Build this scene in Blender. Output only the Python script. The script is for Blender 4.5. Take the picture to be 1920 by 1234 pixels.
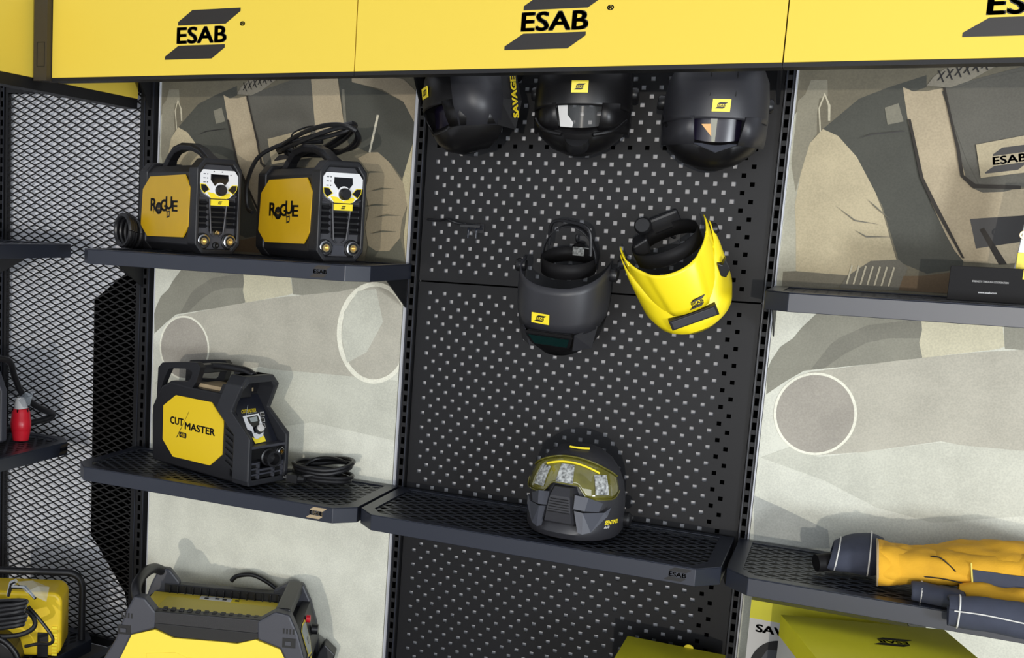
import bpy, math, random
from mathutils import Vector, Matrix, Euler
random.seed(7)
for _o in list(bpy.data.objects): bpy.data.objects.remove(_o)
SC = bpy.context.scene
COL = SC.collection
R = math.radians
# ---------------------------------------------------------------- camera, world, lights, exposure
cam_d = bpy.data.cameras.new('camera'); cam = bpy.data.objects.new('camera', cam_d); COL.objects.link(cam)
cam.location = (1.15971, -3.306427, 1.6)
cam.rotation_euler = (1.42709717, -0.0433424, 0.47371078)
cam_d.sensor_fit = 'HORIZONTAL'; cam_d.sensor_width = 36.0
cam_d.lens = 2125.053 / 1920 * 36
cam_d.shift_x = (960 - 519.58) / 1920
cam_d.shift_y = (720.085 - 617) / 1920
cam_d.clip_start = 0.05
SC.camera = cam
W = bpy.data.worlds.new('world'); SC.world = W; W.use_nodes = True
W.node_tree.nodes['Background'].inputs[0].default_value = (0.80, 0.88, 1.0, 1)
W.node_tree.nodes['Background'].inputs[1].default_value = 0.55

def area(name, loc, target, sx, sy, power, col):
    d = bpy.data.lights.new(name, 'AREA'); d.shape = 'RECTANGLE'; d.size = sx; d.size_y = sy
    d.energy = power; d.color = col
    o = bpy.data.objects.new(name, d); COL.objects.link(o); o.location = loc
    o.rotation_euler = (Vector(target) - Vector(loc)).to_track_quat('-Z', 'Y').to_euler()
    return o
area('shop_window_light', (2.3, -7.0, 1.5), (0.3, 0, 1.2), 6.0, 2.4, 225, (0.93, 0.96, 1.0))
area('side_window_light', (4.3, -4.1, 0.85), (0.4, 0, 1.2), 0.55, 0.65, 165, (0.90, 0.95, 1.0))
_d = bpy.data.lights.new('front_sun', 'SUN'); _d.energy = 0.9; _d.angle = R(0.6); _d.color = (1.0, 0.93, 0.82)
_s = bpy.data.objects.new('front_sun', _d); COL.objects.link(_s)
_s.rotation_euler = Vector((-0.17, 1.0, 0.035)).to_track_quat('-Z', 'Y').to_euler(); _s.location = (2, -8, 1.4)
SC.view_settings.view_transform = 'Standard'; SC.view_settings.look = 'None'
SC.view_settings.gamma = 1.0; SC.view_settings.use_curve_mapping = False
SC.view_settings.exposure = -0.29

# ---------------------------------------------------------------- materials
def lin(c):
    c /= 255.0
    return c / 12.92 if c <= 0.04045 else ((c + 0.055) / 1.055) ** 2.4
def mat(name, rgb, rough=0.5, metal=0.0, noise=0.0, nscale=40.0, bump=0.0, bscale=200.0, spec=0.5, trans=0.0, alpha=1.0, coat=0.0, weave=0.0):
    m = bpy.data.materials.new(name); m.use_nodes = True
    nt = m.node_tree; b = nt.nodes['Principled BSDF']
    c = [lin(v) for v in rgb]
    b.inputs['Base Color'].default_value = (*c, 1)
    b.inputs['Roughness'].default_value = rough; b.inputs['Metallic'].default_value = metal
    b.inputs['Specular IOR Level'].default_value = spec
    b.inputs['Transmission Weight'].default_value = trans; b.inputs['Alpha'].default_value = alpha
    b.inputs['Coat Weight'].default_value = coat
    tc = nt.nodes.new('ShaderNodeTexCoord')
    if noise > 0:
        n = nt.nodes.new('ShaderNodeTexNoise'); n.inputs['Scale'].default_value = nscale; n.inputs['Detail'].default_value = 6
        nt.links.new(tc.outputs['Object'], n.inputs['Vector'])
        r = nt.nodes.new('ShaderNodeValToRGB')
        r.color_ramp.elements[0].position = 0.3; r.color_ramp.elements[1].position = 0.7
        r.color_ramp.elements[0].color = (*[v * (1 - noise) for v in c], 1)
        r.color_ramp.elements[1].color = (*[min(1, v * (1 + noise)) for v in c], 1)
        nt.links.new(n.outputs['Fac'], r.inputs['Fac']); nt.links.new(r.outputs['Color'], b.inputs['Base Color'])
    if bump > 0:
        n2 = nt.nodes.new('ShaderNodeTexNoise'); n2.inputs['Scale'].default_value = bscale; n2.inputs['Detail'].default_value = 3
        nt.links.new(tc.outputs['Object'], n2.inputs['Vector'])
        bp = nt.nodes.new('ShaderNodeBump'); bp.inputs['Strength'].default_value = bump; bp.inputs['Distance'].default_value = 0.002
        nt.links.new(n2.outputs['Fac'], bp.inputs['Height']); nt.links.new(bp.outputs['Normal'], b.inputs['Normal'])
    return m
M = {}
M['yellow_panel'] = mat('yellow_panel', (229, 200, 74), 0.5, spec=0.25)
M['yellow_strip'] = mat('yellow_strip', (226, 206, 90), 0.5)
M['yellow_rogue'] = mat('yellow_rogue', (214, 170, 26), 0.35, noise=0.05, nscale=9)
M['yellow_cut'] = mat('yellow_cut', (236, 200, 34), 0.4)
M['yellow_big'] = mat('yellow_big', (250, 222, 72), 0.4)
M['yellow_mask'] = mat('yellow_mask', (250, 226, 28), 0.38)
M['yellow_lbl'] = mat('yellow_lbl', (252, 228, 50), 0.4)
M['yellow_box'] = mat('yellow_box', (222, 214, 40), 0.5, noise=0.06, nscale=6)
M['black_metal'] = mat('black_metal', (22, 22, 24), 0.5, bump=0.15, bscale=900, spec=0.3)
M['deck_metal'] = mat('deck_metal', (58, 62, 70), 0.4, spec=0.5)
M['peg_metal'] = mat('peg_metal', (24, 24, 26), 0.45, bump=0.08, bscale=900, spec=0.25)
M['tray_metal'] = mat('tray_metal', (34, 38, 49), 0.36, bump=0.06, bscale=800, spec=0.6)
M['mesh_metal'] = mat('mesh_metal', (26, 25, 25), 0.5, spec=0.3)
M['beam_brown'] = mat('beam_brown', (52, 46, 38), 0.5)
M['black_plastic'] = mat('black_plastic', (26, 26, 29), 0.42, bump=0.2, bscale=600)
M['grey_plastic'] = mat('grey_plastic', (60, 61, 68), 0.45, bump=0.15, bscale=600)
M['frame_grey'] = mat('frame_grey', (37, 38, 42), 0.45, bump=0.15, bscale=600)
M['panel_blue'] = mat('panel_blue', (24, 26, 35), 0.4)
M['rogue_grey'] = mat('rogue_grey', (62, 62, 66), 0.4)
M['dark'] = mat('dark', (9, 9, 10), 0.5)
M['rubber'] = mat('rubber', (24, 24, 26), 0.38)
M['ink'] = mat('ink', (26, 22, 20), 0.5)
M['white'] = mat('white', (236, 236, 236), 0.4)
M['ofwhite'] = mat('ofwhite', (205, 203, 200), 0.5)
M['carton'] = mat('carton', (170, 150, 118), 0.7)
M['brass'] = mat('brass', (226, 200, 140), 0.25, metal=1.0)
M['steel'] = mat('steel', (190, 190, 190), 0.25, metal=1.0)
M['alu'] = mat('alu', (196, 198, 204), 0.4, metal=0.0)
M['screen'] = mat('screen', (10, 10, 14), 0.1)
M['lcd'] = mat('lcd', (150, 158, 158), 0.3)
M['red'] = mat('red', (214, 32, 48), 0.35)
M['shell'] = mat('shell', (44, 44, 48), 0.42, bump=0.1, bscale=700)
M['shell_black'] = mat('shell_black', (17, 16, 17), 0.36, spec=0.4)
M['matt_black'] = mat('matt_black', (20, 19, 20), 0.6, spec=0.2)
M['shell_grey'] = mat('shell_grey', (70, 72, 80), 0.4)
M['lens_green'] = mat('lens_green', (18, 42, 40), 0.08)
M['lens_dark'] = mat('lens_dark', (22, 18, 34), 0.22, spec=0.3)
M['lens_gold'] = mat('lens_gold', (214, 150, 40), 0.15)
M['visor'] = mat('visor', (104, 100, 42), 0.05, noise=0.5, nscale=10, coat=1.0)
M['clear'] = mat('clear', (205, 208, 210), 0.15, alpha=0.10, spec=0.3)
M['film'] = mat('film', (150, 152, 150), 0.3, noise=0.85, nscale=130)
M['leather'] = mat('leather', (214, 160, 34), 0.85, noise=0.10, nscale=14, bump=0.25, bscale=260)
M['cloth'] = mat('cloth', (58, 62, 76), 0.85, noise=0.08, nscale=30, bump=0.3, bscale=900)
M['stitch'] = mat('stitch', (214, 212, 206), 0.8)
M['plastic_bag'] = mat('plastic_bag', (190, 200, 208), 0.08, alpha=0.35, spec=1.0)
M['wall'] = mat('wall', (236, 237, 242), 0.85, noise=0.04, nscale=3, bump=0.1, bscale=60)
M['floor'] = mat('floor', (120, 116, 110), 0.5, noise=0.1, nscale=5)
M['black_board'] = mat('black_board', (3, 3, 3), 0.9, spec=0.0)

def fabric(name, rgb, var=0.10):
    m = mat(name, rgb, 0.72)
    nt = m.node_tree; b = nt.nodes['Principled BSDF']; tc = [n for n in nt.nodes if n.type == 'TEX_COORD'][0]
    mp = nt.nodes.new('ShaderNodeMapping'); mp.inputs['Rotation'].default_value = (0, 0.7, 0)
    nt.links.new(tc.outputs['Object'], mp.inputs['Vector'])
    v = nt.nodes.new('ShaderNodeTexVoronoi'); v.inputs['Scale'].default_value = 210
    nt.links.new(mp.outputs['Vector'], v.inputs['Vector'])
    n = nt.nodes.new('ShaderNodeTexNoise'); n.inputs['Scale'].default_value = 9; n.inputs['Detail'].default_value = 9
    nt.links.new(tc.outputs['Object'], n.inputs['Vector'])
    a = nt.nodes.new('ShaderNodeMath'); a.operation = 'MULTIPLY_ADD'; a.inputs[1].default_value = 0.45
    nt.links.new(v.outputs['Distance'], a.inputs[0]); nt.links.new(n.outputs['Fac'], a.inputs[2])
    r = nt.nodes.new('ShaderNodeValToRGB'); c = [lin(q) for q in rgb]
    r.color_ramp.elements[0].position = 0.35; r.color_ramp.elements[1].position = 0.95
    r.color_ramp.elements[0].color = (*[q * (1 - var * 1.6) for q in c], 1)
    r.color_ramp.elements[1].color = (*[min(1, q * (1 + var * 1.4)) for q in c], 1)
    nt.links.new(a.outputs[0], r.inputs['Fac']); nt.links.new(r.outputs['Color'], b.inputs['Base Color'])
    return m
FB = {}
for k, c in {'bg': (118, 111, 90), 'bglow': (176, 172, 150), 'dk': (76, 76, 66), 'met': (146, 140, 118), 'lt': (196, 188, 160), 'cream': (196, 182, 146),
             'taupe': (120, 114, 96), 'cream2': (186, 170, 138), 'face': (98, 95, 84), 'label': (186, 172, 138), 'ink': (66, 58, 46), 'ink2': (44, 38, 30),
             'strap': (150, 142, 122), 'met2': (128, 124, 106), 'rib': (112, 108, 94), 'glove': (108, 88, 62), 'band': (184, 168, 136), 'crm3': (168, 154, 126),
             'crm4': (190, 178, 140), 'glv': (160, 146, 116), 'stick': (212, 204, 178), 'dk2': (92, 90, 74), 'met3': (120, 116, 100), 'sleeve': (142, 140, 124),
             'sl2': (126, 124, 110), 'pale': (206, 200, 170), 'slr': (150, 148, 132), 'pipe': (184, 180, 162), 'lowtri': (178, 180, 170), 'mid': (200, 200, 182),
             'ring': (238, 236, 214), 'pin': (166, 160, 146), 'base': (216, 216, 198)}.items():
    up = .93 if k in ('cream', 'cream2', 'face', 'label', 'band', 'crm3', 'crm4', 'glv', 'bg', 'dk', 'met', 'strap') else .97
    FB[k] = fabric('poster_' + k, (c[0] * up, c[1] * up, min(255, c[2] * up * 1.015)))

# ---------------------------------------------------------------- text cache
_tc = {}
def text2d(s):
    if s in _tc: return _tc[s]
    cu = bpy.data.curves.new('t', 'FONT'); cu.body = s; cu.size = 1.0; cu.offset = 0.0; cu.resolution_u = 3
    o = bpy.data.objects.new('t', cu); COL.objects.link(o)
    dg = bpy.context.evaluated_depsgraph_get(); dg.update()
    me = bpy.data.meshes.new_from_object(o.evaluated_get(dg))
    v = [(p.co.x, p.co.y) for p in me.vertices]; f = [list(p.vertices) for p in me.polygons]
    x0 = min(p[0] for p in v); x1 = max(p[0] for p in v); y0 = min(p[1] for p in v); y1 = max(p[1] for p in v)
    v = [((p[0] - x0) / (x1 - x0), (p[1] - y0) / (y1 - y0)) for p in v]
    bpy.data.objects.remove(o); bpy.data.curves.remove(cu); bpy.data.meshes.remove(me)
    _tc[s] = (v, f); return _tc[s]

# ---------------------------------------------------------------- mesh builder
class MB:
    def __init__(s): s.v = []; s.f = []; s.m = []; s.mats = []
    def mi(s, m):
        if isinstance(m, str): m = M.get(m) or FB[m]
        if m not in s.mats: s.mats.append(m)
        return s.mats.index(m)
    def add(s, verts, faces, m):
        k = len(s.v); i = s.mi(m)
        s.v += [tuple(p) for p in verts]; s.f += [[a + k for a in f] for f in faces]; s.m += [i] * len(faces)
        return s
    def box(s, a, b, m, T=None):
        (x0, y0, z0), (x1, y1, z1) = a, b
        v = [Vector(p) for p in ((x0, y0, z0), (x1, y0, z0), (x1, y1, z0), (x0, y1, z0), (x0, y0, z1), (x1, y0, z1), (x1, y1, z1), (x0, y1, z1))]
        if T: v = [T @ p for p in v]
        return s.add(v, [(3, 2, 1, 0), (4, 5, 6, 7), (0, 1, 5, 4), (1, 2, 6, 5), (2, 3, 7, 6), (3, 0, 4, 7)], m)
    def prism(s, pts, axis, a, b, m, top=None):
        """polygon in the plane normal to axis, extruded a..b; top: optional other outline at b"""
        def P(p, h):
            return {'x': (h, p[0], p[1]), 'y': (p[0], h, p[1]), 'z': (p[0], p[1], h)}[axis]
        t = top or pts; n = len(pts)
        v = [P(p, a) for p in pts] + [P(p, b) for p in t]
        return s.add(v, [list(range(n))[::-1], list(range(n, 2 * n))] + [[i, (i + 1) % n, n + (i + 1) % n, n + i] for i in range(n)], m)
    def ring(s, outer, inner, axis, a, b, m):
        """frame between two outlines with the same number of points"""
        def P(p, h):
            return {'x': (h, p[0], p[1]), 'y': (p[0], h, p[1]), 'z': (p[0], p[1], h)}[axis]
        n = len(outer)
        v = [P(p, a) for p in outer] + [P(p, a) for p in inner] + [P(p, b) for p in outer] + [P(p, b) for p in inner]
        f = []
        for i in range(n):
            j = (i + 1) % n
            f += [[i, j, n + j, n + i], [2 * n + i, 3 * n + i, 3 * n + j, 2 * n + j], [i, 2 * n + i, 2 * n + j, j], [n + i, n + j, 3 * n + j, 3 * n + i]]
        return s.add(v, f, m)
    def poly(s, pts, m): return s.add(pts, [list(range(len(pts)))], m)
    def tube(s, pts, r, m, n=10, closed=False, sy=1.0):
        pts = [Vector(p) for p in pts]; N = len(pts); rr = r if isinstance(r, (list, tuple)) else [r] * N
        v = []; up = None
        for i, p in enumerate(pts):
            a = pts[(i - 1) % N] if (closed or i > 0) else p; b = pts[(i + 1) % N] if (closed or i < N - 1) else p
            t = (b - a).normalized()
            if up is None:
                up = Vector((0, 0, 1)) if abs(t.z) < 0.9 else Vector((0, 1, 0))
            x = t.cross(up).normalized(); up = x.cross(t).normalized()
            for k in range(n):
                an = 2 * math.pi * k / n
                v.append(p + (x * math.cos(an) + up * math.sin(an) * sy) * rr[i])
        f = []
        for i in range(N if closed else N - 1):
            j = (i + 1) % N
            for k in range(n):
                f.append([i * n + k, i * n + (k + 1) % n, j * n + (k + 1) % n, j * n + k])
        if not closed:
            f += [list(range(n))[::-1], [(N - 1) * n + k for k in range(n)]]
        return s.add(v, f, m)
    def cyl(s, c0, c1, r0, r1, m, n=24): return s.tube([c0, c1], [r0, r1], m, n)
    def lathe(s, prof, m, T=None, n=24):
        """prof: (radius, x) list, revolved around local x"""
        v = []
        for r, x in prof:
            for k in range(n):
                an = 2 * math.pi * k / n; v.append(Vector((x, r * math.cos(an), r * math.sin(an))))
        if T: v = [T @ p for p in v]
        f = [[i * n + k, i * n + (k + 1) % n, (i + 1) * n + (k + 1) % n, (i + 1) * n + k] for i in range(len(prof) - 1) for k in range(n)]
        return s.add(v, f, m)
    def grid(s, rows, m, wrap=False):
        n = len(rows[0]); v = [p for r in rows for p in r]; f = []
        for i in range(len(rows) - 1):
            for k in range(n if wrap else n - 1):
                f.append([i * n + k, i * n + (k + 1) % n, (i + 1) * n + (k + 1) % n, (i + 1) * n + k])
        return s.add(v, f, m)
    def decal(s, polys2d, fn, m):
        for p in polys2d: s.poly([fn(*q) for q in p], m)
        return s
    def text(s, t, x0, z0, x1, z1, fn, m):
        v, f = text2d(t); n = len(t)
        w = abs(x1 - x0) / n * .055; h = abs(z1 - z0) * .034
        for i, j in ((-1, -1), (1, -1), (-1, 1), (1, 1), (0, 0)):
            s.add([fn(x0 + i * w + a * (x1 - x0), z0 + j * h + b * (z1 - z0)) for a, b in v], f, m)
        return s
    def build(s, name, parent=None, bevel=0.0, smooth=False, solid=0.0, seg=2, soff=-1):
        me = bpy.data.meshes.new(name); me.from_pydata(s.v, [], s.f)
        for mt in s.mats: me.materials.append(mt)
        for p, i in zip(me.polygons, s.m): p.material_index = i
        me.validate(); me.update()
        if smooth:
            for p in me.polygons: p.use_smooth = True
            me.set_sharp_from_angle(angle=R(38))
        o = bpy.data.objects.new(name, me); COL.objects.link(o)
        if parent: o.parent = parent
        if solid:
            md = o.modifiers.new('solid', 'SOLIDIFY'); md.thickness = solid; md.offset = soff
        if bevel:
            md = o.modifiers.new('bevel', 'BEVEL'); md.width = bevel; md.segments = seg; md.limit_method = 'ANGLE'; md.angle_limit = R(35)
            md.use_clamp_overlap = True
        return o
def thing(name, label, cat, loc=(0, 0, 0), rot=(0, 0, 0), group=None):
    o = bpy.data.objects.new(name, None); COL.objects.link(o); o.location = loc; o.rotation_euler = rot
    o.empty_display_size = 0.05
    return tag(o, label, cat, group)
def tag(o, label, cat, group=None):
    o['label'] = label; o['category'] = cat
    if group: o['group'] = group
    return o
def struct(o): o['kind'] = 'structure'; return o

LOGO_A = [(.17, .48), (.17, .53), (.36, .69), (1, .69), (1, .645), (.81, .48)]
LOGO_B = [(0, 0), (0, .045), (.185, .195), (.81, .195), (.81, .15), (.64, 0)]
def logo(mb, fn, x, z, w, m, reg=False, th=0.0, bg=None):
    """maker's emblem: two slanted bars with lettering between; x,z lower left"""
    q = .8; T = lambda P: [(x + a * w, z + b * w * q) for a, b in P]
    mb.decal([T(LOGO_A), T(LOGO_B)], fn, m)
    mb.text('ESAB', x + .165 * w, z + .225 * w * q, x + .82 * w, z + .45 * w * q, fn, m)
    if reg: mb.text('®', x + 1.0 * w, z + .44 * w * q, x + 1.06 * w, z + .50 * w * q, fn, m)
    return mb
def label_plate(parent, T, w, h, name='sticker', bgm='yellow_lbl', bar=True):
    """thin yellow plate with the emblem on it, in the local x,z plane, facing -y"""
    b = MB(); b.box((-w / 2, -.0008, -h / 2), (w / 2, .0008, h / 2), bgm)
    lw = w * .66; logo(b, lambda a, c: (a, -.0012, c), -lw / 2, -lw * .276, lw, 'ink')
    o = b.build(name, parent); o.matrix_local = T; return o
def plate_on(parent, x, z, w, d, e, pw, ph, tilt=0.0):
    """sticker lying on a superelliptic shell of half width w, front depth d"""
    f = lambda q: -d * max(0, 1 - (abs(q) / w) ** e) ** (1 / e)
    sl = (f(x + .004) - f(x - .004)) / .008; a = math.atan(sl)
    T = Matrix.Translation((x, f(x) - .0042, z)) @ Matrix.Rotation(a, 4, 'Z') @ Matrix.Rotation(tilt, 4, 'X')
    return label_plate(parent, T, pw, ph)

# ================================================================ the setting
b = MB(); b.box((-1.78, .024, 0), (2.6, .14, 2.95), 'wall'); struct(b.build('wall_back'))
b = MB(); b.box((-1.80, -4.5, 0), (-1.70, .0239, 2.95), 'wall'); struct(b.build('wall_left'))
b = MB(); b.box((-1.80, -4.5, -.06), (4.4, .14, 0), 'floor'); struct(b.build('floor'))
b = MB(); b.box((-1.80, -2.6, 2.95), (2.6, .14, 3.0), 'wall'); struct(b.build('ceiling'))

# ================================================================ shelving hardware
PS = .0465; Z0 = 1.39973
def perforated(mb, xs, zs, holes, y, m):
    """sheet in the x,z plane: a grid of edges with the listed cells left open"""
    nx = len(xs); v = [(x, y, z) for z in zs for x in xs]; f = []
    for j in range(len(zs) - 1):
        for i in range(nx - 1):
            if (i, j) not in holes: f.append([j * nx + i, j * nx + i + 1, (j + 1) * nx + i + 1, (j + 1) * nx + i])
    mb.add(v, f, m)
HS = .0058
def pegboard(top, label, zmin):
    xs = [-.037]; zs = []
    for k in range(39): xs += [k * PS / 2 - HS, k * PS / 2 + HS]
    xs.append(.937)
    a0 = top - .75 * PS
    rows = [a0 - r * PS / 2 for r in range(31)]; rows = [r for r in rows if r > zmin + .02][::-1]
    zs = [max(zmin, a0 - 15.75 * PS + .0025)]
    for r in rows: zs += [r - HS, r + HS]
    zs.append(top - .0025)
    holes = set(); N = len(rows)
    for j in range(N):
        par = (N - 1 - j) % 2
        for k in range(39):
            if k % 2 == par: holes.add((1 + 2 * k, 1 + 2 * j))
    t = thing('pegboard_panel', label, 'pegboard', (.453, 0, zs[0]), group='pegboard panels of the middle bay')
    mb = MB(); perforated(mb, [x - .453 for x in xs], [z - zs[0] for z in zs], holes, 0, 'peg_metal')
    mb.build('perforated_sheet', t, solid=.0016, soff=-1)
    h = zs[-1] - zs[0]
    for n, q in (('side_flange', ((-.490, 0.0017, 0), (-.4885, .02, h))), ('side_flange', ((.4825, 0.0017, 0), (.484, .018, h)))):
        f = MB(); f.box(q[0], q[1], 'peg_metal'); f.build(n, t)
    return t
pegboard(1.4346 + 16.5 * PS, 'top black perforated metal panel behind the three hanging helmets', 1.4346)
pegboard(1.4346, 'middle black perforated metal panel behind the yellow and black masks', .66)
pegboard(1.4346 - 16.5 * PS, 'lowest black perforated metal panel, under the middle shelf', .02)
for z, l in ((1.4346, 'thin black strip added to darken the joint of the top and middle perforated panels'), (.6673, 'thin black strip added to darken the joint under the middle shelf')):
    b = MB(); b.box((-.034, .008, z - .012), (.934, .018, z + .012), 'black_board'); tag(b.build('joint_blackout'), l, 'rail')  # black strip added behind each joint so the bright wall stays hidden
b = MB(); b.box((-.034, .0185, 1.826), (.934, .0225, 1.857), 'black_board')
tag(b.build('cross_rail'), 'black horizontal rail seen through one row of holes of the top perforated panel', 'rail')
b = MB(); b.prism([(.845, .0), (.932, .0), (.932, 2.2), (.845, 2.2)], 'y', .0195, .0225, 'black_board')
tag(b.build('backing_strip'), 'dark vertical strip behind the right-hand holes of the perforated panels', 'strip')

def upright(x, label, lo=0.0, hi=2.2, hw=.014):
    t = thing('upright_post', label, 'post', (x, 0, lo), group=None)
    xs = [-hw, -hw + .003, -.005, .006, hw - .003, hw]; zs = [0]; holes = set(); z = .02; j = 1
    while z < hi - lo - .04:
        zs += [z, z + .021]; holes.add((2, j)); z += .0335; j += 2
    zs.append(hi - lo)
    mb = MB(); perforated(mb, xs, zs, holes, -.014, 'black_metal')
    mb.build('slotted_face', t, solid=.0015)
    h = hi - lo
    f = MB(); f.box((-hw, -.0138, 0), (-hw + .0015, .022, h), 'black_metal'); f.box((hw - .0015, -.0138, 0), (hw, .022, h), 'black_metal')
    f.box((-hw + .0015, .0205, 0), (hw - .0015, .022, h), 'black_board'); f.build('post_channel', t)
    for q in (-hw + .0035, hw - .0035):
        l = MB(); l.box((q - .0012, -.0175, 0), (q + .0012, -.0157, h), 'tray_metal'); l.build('raised_lip', t)
    return t
upright(-1.031, 'slotted black upright between the wire mesh and the left picture panel', hw=.021)
upright(-.0545, 'slotted black upright between the left picture panel and the perforated panels')
upright(.9505, 'slotted black upright right of the perforated panels', hw=.0115)
upright(-1.672, 'slotted black upright at the far left edge behind the wire mesh')

# picture panels
POSTER_REST = [
('dk',[(.071,1.894),(.083,1.906),(.147,1.970),(.212,1.998),(.291,2.026),(.294,1.997),(.255,1.981),(.262,1.918),(.309,1.774),(.347,1.706),(.422,1.576),(.419,1.553),(.345,1.537),(.280,1.563),(.272,1.586),(.228,1.702),(.195,1.760),(.151,1.830),(.108,1.877)]),
('met',[(.005,1.965),(.021,1.983),(.031,2.018),(.069,2.018),(.074,1.977),(.055,1.971),(.053,1.936),(.058,1.882),(.044,1.858),(.030,1.780),(.023,1.732),(.005,1.804)]),
('lt',[(.065,1.882),(.055,1.947),(.066,1.986),(.083,1.953),(.086,1.915),(.081,1.915),(.077,1.953),(.067,1.978),(.059,1.947),(.068,1.882)]),
('cream',[(.071,1.894),(.108,1.877),(.157,1.824),(.208,1.737),(.229,1.691),(.252,1.627),(.274,1.568),(.218,1.547),(.166,1.522),(.044,1.526),(.033,1.635),(.024,1.696),(.030,1.780),(.044,1.858)]),
('taupe',[(.044,1.526),(.166,1.522),(.148,1.489),(.048,1.482),(.014,1.485),(.013,1.523)]),
('cream2',[(.242,1.998),(.265,1.987),(.296,1.987),(.330,1.994),(.362,1.889),(.376,1.856),(.405,1.771),(.438,1.743),(.530,1.754),(.551,1.578),(.507,1.570),(.422,1.571),(.399,1.598),(.375,1.638),(.336,1.712),(.301,1.797),(.278,1.866),(.263,1.912)]),
('face',[(.330,1.994),(.407,2.018),(.497,2.044),(.557,2.051),(.572,1.950),(.587,1.855)]),
('face',[(.330,1.994),(.497,2.044),(.516,1.879),(.530,1.760),(.487,1.745),(.443,1.742),(.422,1.751),(.405,1.771),(.376,1.856),(.362,1.889)]),
('label',[(.415,1.859),(.515,1.883),(.525,1.796),(.434,1.777)]),
('ink',[(.538,1.690),(.545,1.628),(.444,1.605),(.423,1.677)]),
('ink2',[(.446,1.652),(.455,1.657),(.514,1.570),(.497,1.568)]),
('strap',[(.294,2.000),(.307,2.022),(.330,2.041),(.378,2.055),(.453,2.056),(.429,2.040),(.383,2.010),(.345,1.995)]),
('met2',[(.207,1.947),(.237,1.958),(.253,1.913),(.218,1.905)]),
('rib',[(.151,1.489),(.166,1.520),(.216,1.562),(.279,1.569),(.302,1.549),(.287,1.491),(.208,1.488)]),
('glove',[(.287,1.491),(.294,1.528),(.335,1.531),(.395,1.543),(.401,1.491)]),
('face',[(.328,1.986),(.436,2.019),(.557,2.048),(.572,1.950),(.587,1.855),(.559,1.775),(.436,1.756),(.400,1.819),(.355,1.923)]),
('band',[(.557,2.051),(.648,2.054),(.686,1.872),(.637,1.861),(.587,1.852)]),
('dk',[(.651,2.054),(.700,2.053),(.702,2.032),(.800,2.004),(.873,1.971),(.927,1.911),(.928,1.841),(.909,1.781),(.882,1.743),(.850,1.780),(.818,1.807),(.769,1.818),(.700,1.845),(.686,1.872)]),
('crm3',[(.697,2.053),(.785,2.052),(.869,2.038),(.918,2.002),(.928,1.911),(.873,1.971),(.800,2.009),(.699,2.032)]),
('crm4',[(.931,1.847),(.885,1.743),(.884,1.704),(.905,1.661),(.899,1.567),(.921,1.489),(.956,1.491)]),
('glv',[(.733,1.801),(.769,1.819),(.799,1.820),(.837,1.791),(.863,1.759),(.889,1.726),(.905,1.661),(.890,1.616),(.887,1.561),(.854,1.520),(.811,1.518),(.783,1.533),(.770,1.589),(.779,1.646),(.764,1.701),(.773,1.757)]),
('stick',[(.788,1.933),(.796,1.932),(.774,1.819),(.768,1.820)]),
('dk2',[(.783,1.533),(.811,1.518),(.854,1.520),(.888,1.561),(.901,1.522),(.910,1.489),(.773,1.482)]),
('met3',[(.666,2.011),(.675,2.011),(.692,1.878),(.683,1.872)]),
('sleeve',[(-.000,1.262),(.008,1.286),(.026,1.323),(.055,1.349),(.073,1.379),(.110,1.425),(.271,1.433),(.344,1.426),(.350,1.396),(.347,1.363),(.358,1.325),(.301,1.310),(.090,1.265),(.048,1.232),(.004,1.192)]),
('sl2',[(.145,1.339),(.163,1.358),(.225,1.397),(.345,1.423),(.350,1.374),(.278,1.368),(.230,1.352),(.183,1.320),(.136,1.275),(.105,1.269)]),
('pale',[(.344,1.426),(.520,1.425),(.531,1.368),(.516,1.361),(.365,1.326),(.358,1.325),(.347,1.363),(.350,1.396)]),
('slr',[(.520,1.425),(.569,1.426),(.575,1.372),(.532,1.364)]),
('pipe',[(.090,1.265),(.301,1.310),(.471,1.349),(.575,1.369),(.600,1.154),(.541,1.141),(.474,1.118),(.422,1.117),(.250,1.066),(.170,1.042),(.228,1.107),(.223,1.175),(.181,1.240),(.137,1.264)]),
('lowtri',[(.001,.912),(.069,.890),(.190,.846),(.200,.797),(.013,.765)]),
('mid',[(.007,1.019),(.166,.979),(.295,.925),(.426,.905),(.624,.954),(.605,1.116),(.498,1.113),(.422,1.114),(.250,1.065),(.150,1.038),(.079,1.058)]),
]

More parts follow.
